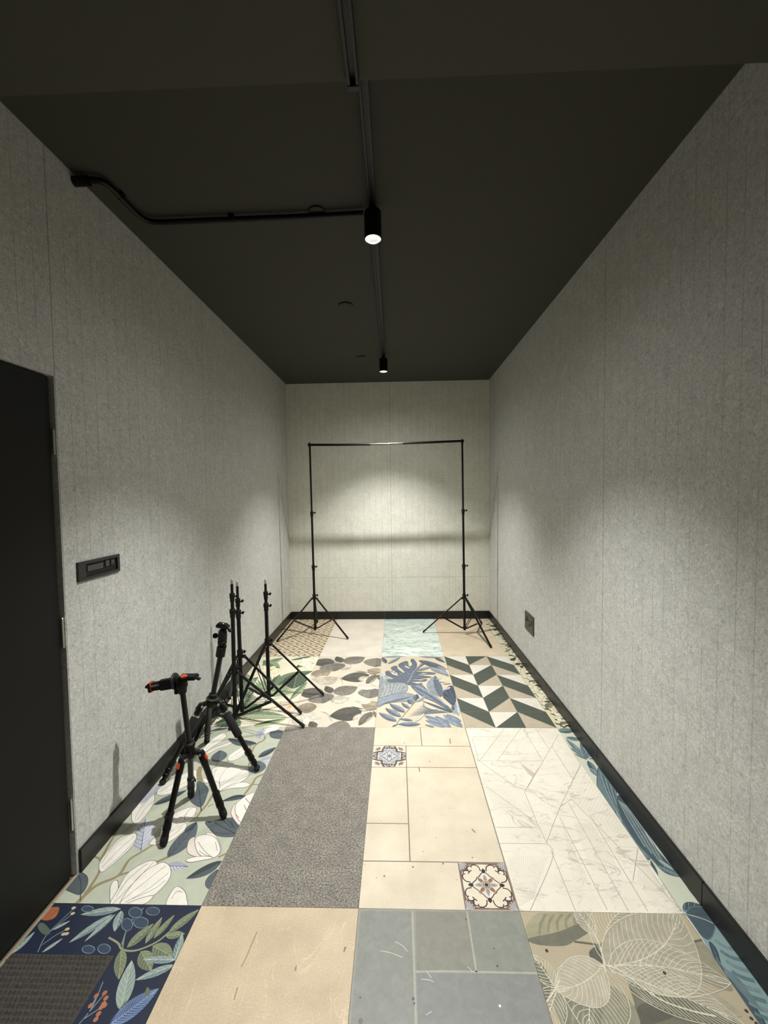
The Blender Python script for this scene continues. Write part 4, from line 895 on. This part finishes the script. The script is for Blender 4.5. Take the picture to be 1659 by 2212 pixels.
# the near one: tilted-column travel tripod with orange leg locks and a phone clamp
Y1 = 1.885
c0 = at(410, 1615, Y1); ct = at(394, 1492, Y1-0.02)
t1 = thing('phone_tripod', 'small black tripod with orange leg locks and a phone clamp pointing at the left wall', 'tripod', (c0.x, c0.y, 0))
axis = (ct-c0).normalized()
bm = B(); tube(bm, [c0-axis*0.05, ct], 0.0122, 20); obj('centre_column', bm, M['charcoal'], t1, True)
bm = B(); turned(bm, c0-axis*0.045, c0+axis*0.03, [(0, 0.017), (0.15, 0.021), (0.5, 0.022), (0.72, 0.023), (0.75, 0.027), (0.92, 0.026), (1, 0.019)], 22)
feet1 = [fp(353, 1828), fp(484, 1767), fp(413, 1722)]
hin = []
for f in feet1:
    d = Vector((f[0]-c0.x-axis.x*0, f[1]-c0.y, 0)).normalized(); hin.append(d)
    bar(bm, c0-axis*0.018+d*0.012, c0-axis*0.03+d*0.052, 0.026, 0.017, Vector((0, 0, 1)), 0.004)
obj('spider', bm, M['blackm'], t1, True)
for i, (f, d) in enumerate(zip(feet1, hin)):
    h = c0-axis*0.03+d*0.05; ft = Vector((f[0], f[1], 0.012)); v = (ft-h).normalized()
    bm = B(); turned(bm, h-v*0.012, ft-v*0.02, [(0, 0.011), (0.03, 0.0165), (0.2, 0.0165), (0.23, 0.0138), (0.68, 0.0132), (0.685, 0.0175), (0.72, 0.0175), (0.725, 0.0165), (0.84, 0.0165), (0.845, 0.0178), (0.9, 0.0178), (0.905, 0.0155), (1, 0.0155)], 20)
    leg = obj('leg', bm, M['black'], t1, True)
    bm = B(); turned(bm, ft-v*0.03, ft+v*0.008, [(0, 0.0162), (0.4, 0.0172), (0.8, 0.0165), (1, 0.011)], 18); obj('rubber_foot', bm, M['rubber'], leg, True)
    side = d.cross(Vector((0, 0, 1)))
    bm = B(); bar(bm, h+v*0.004+d*0.012, h+v*0.030+d*0.019, 0.017, 0.010, d, 0.003)
    q_ = obj('leg_lock', bm, M['orange'], leg); q_['label'] = 'orange leg lock catch'
    bm = B(); tube(bm, [h-side*0.019, h+side*0.019], 0.006, 12); q_ = obj('hinge_bolt', bm, M['silver'], leg, True); q_['label'] = 'steel hinge bolt'
    bm = B(); bar(bm, h.lerp(ft, 0.66)+side*0.0165, h.lerp(ft, 0.72)+side*0.021, 0.012, 0.006, side, 0.001); obj('flip_lock', bm, M['blackm'], leg)
# head
hb = ct
bm = B(); turned(bm, hb-axis*0.012, hb+axis*0.062, [(0, 0.0155), (0.1, 0.019), (0.35, 0.0215), (0.45, 0.026), (0.8, 0.027), (0.95, 0.024), (1, 0.02)], 22); obj('head_base', bm, M['blackm'], t1, True)
p0 = at(389, 1465, Y1-0.02); p1 = at(426, 1462, Y1-0.02)
bm = B(); bar(bm, p0+Vector((-0.004, 0, 0.004)), p1+Vector((0.0, 0, 0.0)), 0.05, 0.017, Vector((0, 0, 1)), 0.005); hp = obj('head_plate', bm, M['blackm'], t1, True)
bm = B(); ball(bm, at(400, 1460, Y1-0.04), 0.0085, 1, 1, 0.4); q_ = obj('bubble_level', bm, M['orange'], hp, True); q_['label'] = 'glossy orange bubble level'
bm = B(); turned(bm, at(397, 1463, Y1-0.035), at(397, 1459, Y1-0.035), [(0, 0.015), (0.7, 0.015), (1, 0.012)], 20); obj('pan_ring', bm, M['orange'], hp, True)['label'] = 'orange ring round the level'
bm = B(); bar(bm, p1+Vector((-0.004, 0, -0.004)), p1+Vector((0.014, 0, -0.012)), 0.02, 0.008, Vector((0, 0, 1)), 0.002); obj('release_lever', bm, M['blackm'], hp)
# phone clamp to the left of the head
PC = M['blackm']; cy = Y1-0.02
pc = B(); bar(pc, at(346, 1480, cy), at(384, 1473.5, cy), 0.03, 0.047, Vector((0, 0, 1)), 0.004)
bar(pc, at(328, 1483, cy), at(347, 1480, cy), 0.024, 0.036, Vector((0, 0, 1)), 0.002); clampo = obj('phone_clamp', pc, PC, t1, True)
bm = B(); bar(bm, at(326.5, 1483.5, cy-0.0145), at(344, 1480.5, cy-0.0145), 0.006, 0.004, Vector((0, 0, 1))); obj('guide_rod', bm, M['silver'], clampo)['label'] = 'steel guide rod'; bm = B(); bar(bm, at(326.5, 1481, cy-0.0145), at(344, 1478, cy-0.0145), 0.006, 0.004, Vector((0, 0, 1)))
q_ = obj('guide_rod', bm, M['silver'], clampo); q_['label'] = 'steel guide rod'
bm = B(); bar(bm, at(327.5, 1483, cy), at(330, 1482.6, cy), 0.034, 0.044, Vector((0, 0, 1)), 0.001); obj('jaw_pad', bm, M['orange'], clampo)['label'] = 'orange edge of the clamp jaw'
bm = B(); bar(bm, at(322.5, 1484.5, cy), at(328, 1483.6, cy), 0.036, 0.042, Vector((0, 0, 1)), 0.003); tube(bm, [at(315, 1484, cy), at(323, 1483, cy)], 0.0072, 12); obj('clamp_jaw', bm, PC, clampo, True)
bm = B(); turned(bm, at(376, 1472, cy), at(381, 1471, cy), [(0, 0.034), (0.3, 0.038), (0.7, 0.038), (1, 0.034)], 24)
g_ = obj('mounting_disc', bm, M['charcoal'], clampo, True)
bm = B(); turned(bm, at(381, 1482, cy-0.01), at(381.5, 1498, cy-0.01), [(0, 0.005), (0.35, 0.006), (0.4, 0.009), (0.7, 0.011), (1, 0.010)], 14); obj('thumb_screw', bm, PC, clampo, True)
bm = B(); tube(bm, [at(380, 1470, cy), at(392, 1472, cy)], 0.011, 14); obj('clamp_joint', bm, PC, clampo, True)

# the taller one with foam grips and a ball head
Y2 = 2.285
c0 = at(458.5, 1510, Y2); ct = at(477, 1412, Y2)
t2 = thing('camera_tripod', 'taller black camera tripod with foam leg grips and a ball head', 'tripod', (c0.x, c0.y, 0))
axis = (ct-c0).normalized()
bm = B(); tube(bm, [c0-axis*0.04, ct], 0.0142, 20); obj('centre_column', bm, M['charcoal'], t2, True)
feet2 = [fp(556, 1664), fp(447, 1604), fp(351, 1694)]
bm = B(); turned(bm, c0-axis*0.045, c0+axis*0.035, [(0, 0.019), (0.1, 0.024), (0.5, 0.025), (0.55, 0.031), (0.68, 0.031), (0.72, 0.023), (0.95, 0.023), (1, 0.017)], 22)
hin = []
for f in feet2:
    d = Vector((f[0]-c0.x, f[1]-c0.y, 0)).normalized(); hin.append(d)
    bar(bm, c0-axis*0.012+d*0.012, c0-axis*0.02+d*0.058, 0.032, 0.020, Vector((0, 0, 1)), 0.005)
sp_ = obj('spider', bm, M['blackm'], t2, True)
bm = B(); turned(bm, c0+axis*0.004, c0+axis*0.009, [(0, 0.0315), (1, 0.0315)], 22); obj('collar_ring', bm, M['green'], sp_, True)['label'] = 'thin olive green ring'
for i, (f, d) in enumerate(zip(feet2, hin)):
    h = c0-axis*0.02+d*0.056; ft = Vector((f[0], f[1], 0.010)); v = (ft-h).normalized()
    pr = [(0, 0.014), (0.03, 0.0185), (0.14, 0.0185), (0.15, 0.0165), (0.50, 0.0165)]
    pr += [(0.505, 0.0135), (0.745, 0.0135)] if i != 1 else [(0.72, 0.0165)]
    pr += [(0.75, 0.0185), (0.80, 0.0185), (0.805, 0.0155), (0.83, 0.0155), (0.835, 0.0178), (0.875, 0.0178), (0.88, 0.0145), (0.90, 0.0145), (0.905, 0.0168), (0.95, 0.0168), (0.955, 0.0115), (1, 0.0115)]
    bm = B(); turned(bm, h-v*0.012, ft-v*0.008, pr, 20); leg = obj('leg', bm, M['black'], t2, True)
    if i != 1:
        bm = B(); turned(bm, h.lerp(ft, 0.16), h.lerp(ft, 0.50), [(0, 0.0195), (0.02, 0.0215), (0.98, 0.0215), (1, 0.0195)], 22); obj('foam_grip', bm, M['foam'], leg, True)
        bm = B(); turned(bm, h.lerp(ft, 0.125), h.lerp(ft, 0.15), [(0, 0.0195), (1, 0.0195)], 20); obj('grip_ring', bm, M['silver'], leg, True)['label'] = 'light grey ring above the foam grip'
    bm = B(); turned(bm, ft-v*0.014, ft+v*0.006, [(0, 0.0135), (0.4, 0.0175), (0.8, 0.017), (1, 0.011)], 18); obj('rubber_foot', bm, M['rubber'], leg, True)
    side = d.cross(Vector((0, 0, 1))); bm = B(); tube(bm, [h-side*0.022, h+side*0.022], 0.007, 12); obj('hinge_bolt', bm, M['silver'], leg, True)['label'] = 'steel hinge bolt'
    bm = B(); bar(bm, h-v*0.014+d*0.006, h+v*0.012+d*0.022, 0.018, 0.009, d, 0.002); obj('angle_stop', bm, M['charcoal'], leg)
# head stack
a = at(475.5, 1418, Y2); b = at(479, 1396, Y2)
bm = B(); turned(bm, a, b, [(0, 0.020), (0.04, 0.025), (0.9, 0.0255), (1, 0.023)], 22); cl_ = obj('column_lock', bm, M['blackm'], t2, True)
bm = B(); turned(bm, at(484, 1401, Y2-0.01), at(487, 1394, Y2-0.01), [(0, 0.006), (0.5, 0.010), (1, 0.009)], 12); obj('lock_knob', bm, M['blackm'], cl_, True)
a = at(479.5, 1396, Y2); b = at(481.5, 1360, Y2)
bm = B(); turned(bm, a, b, [(0, 0.016), (0.05, 0.018), (0.15, 0.024), (0.3, 0.0255), (0.34, 0.022), (0.4, 0.0255), (0.85, 0.0235), (1, 0.018)], 22); bh = obj('ball_head', bm, M['blackm'], t2, True)
bm = B(); turned(bm, at(474, 1374, Y2), at(461, 1373, Y2), [(0, 0.006), (0.35, 0.006), (0.4, 0.012), (0.5, 0.0145), (0.9, 0.0145), (1, 0.011)], 16); obj('ball_knob', bm, M['blackm'], bh, True)
bm = B(); tube(bm, [at(481, 1364, Y2), at(482, 1352, Y2)], [0.014, 0.010], 14); obj('stem', bm, M['blackm'], bh, True)
bm = B(); bar(bm, at(469, 1350, Y2), at(494, 1355, Y2), 0.045, 0.018, Vector((0, 0, 1)), 0.004); bar(bm, at(471, 1346.5, Y2), at(490, 1350, Y2), 0.036, 0.009, Vector((0, 0, 1)), 0.002); qp = obj('quick_release_plate', bm, M['blackm'], t2, True)
bm = B(); turned(bm, at(489, 1357, Y2), at(500, 1363, Y2), [(0, 0.005), (0.4, 0.005), (0.5, 0.010), (0.95, 0.011), (1, 0.008)], 14); obj('plate_knob', bm, M['blackm'], qp, True)
bm = B(); ball(bm, at(482, 1347, Y2-0.012), 0.006, 1, 1, 0.5); obj('plate_screw', bm, M['silver'], qp, True)['label'] = 'steel plate screw'

# ------------------------------------------------------------------ wall fittings
s0 = wl(165, 1237, XL); s1 = wl(255.5, 1214, XL)
sy0, sy1 = s0.y, s1.y; sz1 = (wl(165, 1216, XL).z+wl(255, 1196, XL).z)/2; sz0 = (wl(166, 1258, XL).z+wl(256.5, 1233, XL).z)/2
sw = thing('control_panel', 'wide black switch and control plate on the left wall beside the door', 'switch', (XL, (sy0+sy1)/2, sz0))
wy, hz = sy1-sy0, sz1-sz0
def sb(nm, y0, y1, z0, z1, x, m, par, bev=0.0008, x0=None):
    bm = B(); box(bm, (XL if x0 is None else x0, sy0+wy*y0, sz0+hz*z0), (XL+x, sy0+wy*y1, sz0+hz*z1), bev); return obj(nm, bm, m, par)
sb('plate_edge', 0, 1, 0, 0.16, 0.009, M['plate'], sw); sb('plate_edge', 0, 1, 0.84, 1, 0.009, M['plate'], sw); sb('plate_edge', 0, 0.17, 0.16, 0.84, 0.009, M['plate'], sw); sb('plate_edge', 0.93, 1, 0.16, 0.84, 0.009, M['plate'], sw)
sb('recess', 0.17, 0.93, 0.16, 0.84, 0.0015, M['hole'], sw, 0)
sb('key', 0.21, 0.58, 0.42, 0.72, 0.006, M['key'], sw)['label'] = 'wide grey key'; sb('key', 0.64, 0.74, 0.45, 0.78, 0.006, M['key'], sw)['label'] = 'narrow grey key'; sb('key', 0.76, 0.86, 0.45, 0.78, 0.0075, M['plate'], sw)
sb('indicator', 0.81, 0.825, 0.62, 0.7, 0.0085, M['silver'], sw, 0)['label'] = 'tiny pale indicator'

q0, q1 = wl(1136, 1337, XR), wl(1154, 1354, XR)
yy1, yy0 = q0.y, q1.y; zt_ = (wl(1136, 1318, XR).z+wl(1154, 1334, XR).z)/2; zb_ = (wl(1136, 1356, XR).z+wl(1154, 1374.5, XR).z)/2
sk = thing('power_socket', 'grey metal power socket low on the right wall', 'socket', (XR, (yy0+yy1)/2, zb_))
bm = B(); box(bm, (XR-0.010, yy0, zb_), (XR, yy1, zt_), 0.0015); pl_ = obj('socket_plate', bm, M['bronze'], sk)
ly, lz = yy1-yy0, zt_-zb_
def hole(y0, y1, z0, z1, nm='socket_hole'):
    bm = B(); box(bm, (XR-0.0112, yy0+ly*y0, zb_+lz*z0), (XR-0.0095, yy0+ly*y1, zb_+lz*z1)); obj(nm, bm, M['hole'], pl_)
hole(0.12, 0.24, 0.46, 0.72); hole(0.66, 0.78, 0.50, 0.76); hole(0.36, 0.50, 0.34, 0.46); hole(0.44, 0.54, 0.56, 0.64, 'socket_hole'); hole(0.80, 0.90, 0.48, 0.58)

# ------------------------------------------------------------------ ceiling: tracks, conduit, cover plates, spot lamps
xt = -0.118
def track(name, y0, y1, zc_, w, label, xa, xb2):
    t = thing(name, label, 'light track', ((xa+xb2)/2, y0, zc_-0.03), 'black lighting track')
    def rail(nm, off, ww, hh, m):
        bm = B(); bar(bm, Vector((xa+off, y0, zc_-hh/2)), Vector((xb2+off, y1, zc_-hh/2)), ww, hh, Vector((0, 0, 1)), 0.0008); return obj(nm, bm, m, t)
    rail('rail', -w/2+0.004, 0.008, 0.03, M['track']); rail('rail', w/2-0.004, 0.008, 0.03, M['track']); rail('channel', 0, w-0.016, 0.012, M['slot'])
    bm = B(); box(bm, (xb2-w/2, y1-0.004, zc_-0.032), (xb2+w/2, y1+0.012, zc_-0.0005), 0.001); obj('end_cap', bm, M['track'], t)
    return t
za_ = on_z(785, 180, ZC-0.03); zb2 = on_z(826, 745, ZC-0.03)
track('light_track', YS+0.001, 4.10, ZC, 0.032, 'black lighting track running down the ceiling to the back wall', za_.x, zb2.x)
f0 = on_z(740, 0, ZS-0.03); f1 = on_z(763, 188, ZS-0.03)
track('light_track', YF+0.2, f1.y, ZS, 0.032, 'short end of black lighting track on the lower ceiling in front', f1.x, f1.x)

# conduit bent across the ceiling from the left wall to the first lamp
zc_ = ZC-0.024
pts = [on_z(x, y, zc_) for x, y in ((186, 388), (212, 390), (236, 402), (262, 428), (296, 462), (318, 476), (345, 480), (400, 478), (500, 474), (650, 468), (785, 461))]
pts[0].x = XL+0.002
sm = []
P2 = [(p.x, p.y) for p in pts]
for p_ in crom(P2, False, 5): sm.append(Vector((p_[0], p_[1], zc_)))
cd = thing('conduit', 'bent black cable conduit crossing the ceiling to the nearer spot lamp', 'conduit', pts[0])
bm = B(); tube(bm, sm, 0.0125, 14, hint=Vector((0, 0, 1))); obj('pipe', bm, M['black'], cd, True)
bm = B(); tube(bm, [Vector((XL, pts[0].y, zc_-0.006)), Vector((XL+0.06, pts[0].y+0.002, zc_-0.004))], 0.0195, 16); obj('wall_coupling', bm, M['black'], cd, True)
for i_ in (3, 8):
    p_ = pts[i_]; d_ = (pts[i_+1]-pts[i_-1]).normalized()
    bm = B(); tube(bm, [p_-d_*0.012, p_+d_*0.012], 0.0142, 14); box(bm, (p_.x-0.012, p_.y-0.012, zc_+0.008), (p_.x+0.012, p_.y+0.012, ZC)); obj('saddle_clip', bm, M['black'], cd, True)

for (px, py, r_, lb) in ((685, 457, 0.040, 'round ceiling cover plate half hidden behind the conduit'), (747, 660, 0.052, 'round ceiling cover plate left of the track, midway to the back wall'), (780, 772, 0.045, 'round ceiling cover plate beside the further spot lamp')):
    c = on_z(px, py, ZC-0.004); bm = B(); turned(bm, Vector((c.x, c.y, ZC)), Vector((c.x, c.y, ZC-0.012)), [(0, r_*0.9), (0.35, r_*0.9), (0.4, r_), (0.8, r_), (1, r_*0.9)], 32)
    tag(obj('cover_plate', bm, M['ceiling'], None, True), lb, 'ceiling plate', 'round ceiling cover plates')

GLOW = emit('led_glow', (1, 0.96, 0.86, 1), 14)
for i, (x, y, st) in enumerate(LAMPS):
    if i < 2: x = za_.x+(zb2.x-za_.x)*(y-za_.y)/(zb2.y-za_.y)
    else: x = f1.x
    zc2 = ZC if y > YS else ZS
    lab = ['black cylindrical spot lamp nearer the camera, where the conduit meets the track', 'black cylindrical spot lamp at the far end of the track', 'black cylindrical spot lamp on the lower ceiling above the camera'][i]
    t = thing('spot_lamp', lab, 'spot lamp', (x, y, zc2-0.03), 'black spot lamps on the track')
    zt2 = zc2-0.034; zb3 = zt2-0.125; R_ = 0.040
    bm = B(); n = 32
    prof = [(zt2, 0.0), (zt2, R_*0.92), (zt2-0.004, R_), (zb3, R_), (zb3, R_-0.003), (zb3+0.004, R_-0.0035)]
    rings = []
    for z, r_ in prof[1:]: rings.append([bm.verts.new((x+r_*math.cos(2*math.pi*k/n), y+r_*math.sin(2*math.pi*k/n), z)) for k in range(n)])
    for a_, b_ in zip(rings, rings[1:]):
        for k in range(n): bm.faces.new((a_[k], a_[(k+1) % n], b_[(k+1) % n], b_[k]))
    bm.faces.new(rings[0]); obj('housing', bm, M['black'], t, True)
    bm = B(); rings = []
    for z, r_ in ((zb3+0.002, R_-0.0032), (zb3+0.016, R_-0.010), (zb3+0.030, R_-0.020), (zb3+0.036, R_-0.029)): rings.append([bm.verts.new((x+r_*math.cos(2*math.pi*k/n), y+r_*math.sin(2*math.pi*k/n), z)) for k in range(n)])
    for a_, b_ in zip(rings, rings[1:]):
        for k in range(n): bm.faces.new((a_[k], a_[(k+1) % n], b_[(k+1) % n], b_[k]))
    rf = obj('reflector', bm, M['reflector'], t, True); rf['label'] = 'bright reflector cup'
    bm = B(); bmesh.ops.create_circle(bm, cap_ends=True, segments=24, radius=R_-0.028, matrix=Matrix.Translation((x, y, zb3+0.035))); le = obj('led', bm, GLOW, t); le['label'] = 'glowing white LED'
    bm = B(); box(bm, (x-0.014, y-0.022, zt2-0.002), (x+0.014, y+0.022, zc2-0.004), 0.002); obj('track_adapter', bm, M['blackm'], t)
    L_ = bpy.data.lights.new('spot', 'SPOT'); L_.energy = LAMP_W*LAMP_K[i]; L_.color = LAMP_COLOR; L_.spot_size = math.radians(SPOT_DEG); L_.spot_blend = 0.85; L_.shadow_soft_size = 0.020
    lo = bpy.data.objects.new('lamp_light', L_); lo.location = (x, y, zb3-0.002); C.objects.link(lo); lo.parent = t; lo.matrix_parent_inverse = Matrix.Translation(-Vector(t.location))
    L_ = bpy.data.lights.new('glow', 'SPOT'); L_.energy = LAMP_GLOW*LAMP_K[i]; L_.color = LAMP_COLOR; L_.spot_size = math.radians(172); L_.spot_blend = 1.0; L_.shadow_soft_size = 0.022
    lo = bpy.data.objects.new('lamp_glow', L_); lo.location = (x, y, zb3-0.003); C.objects.link(lo); lo.parent = t; lo.matrix_parent_inverse = Matrix.Translation(-Vector(t.location))
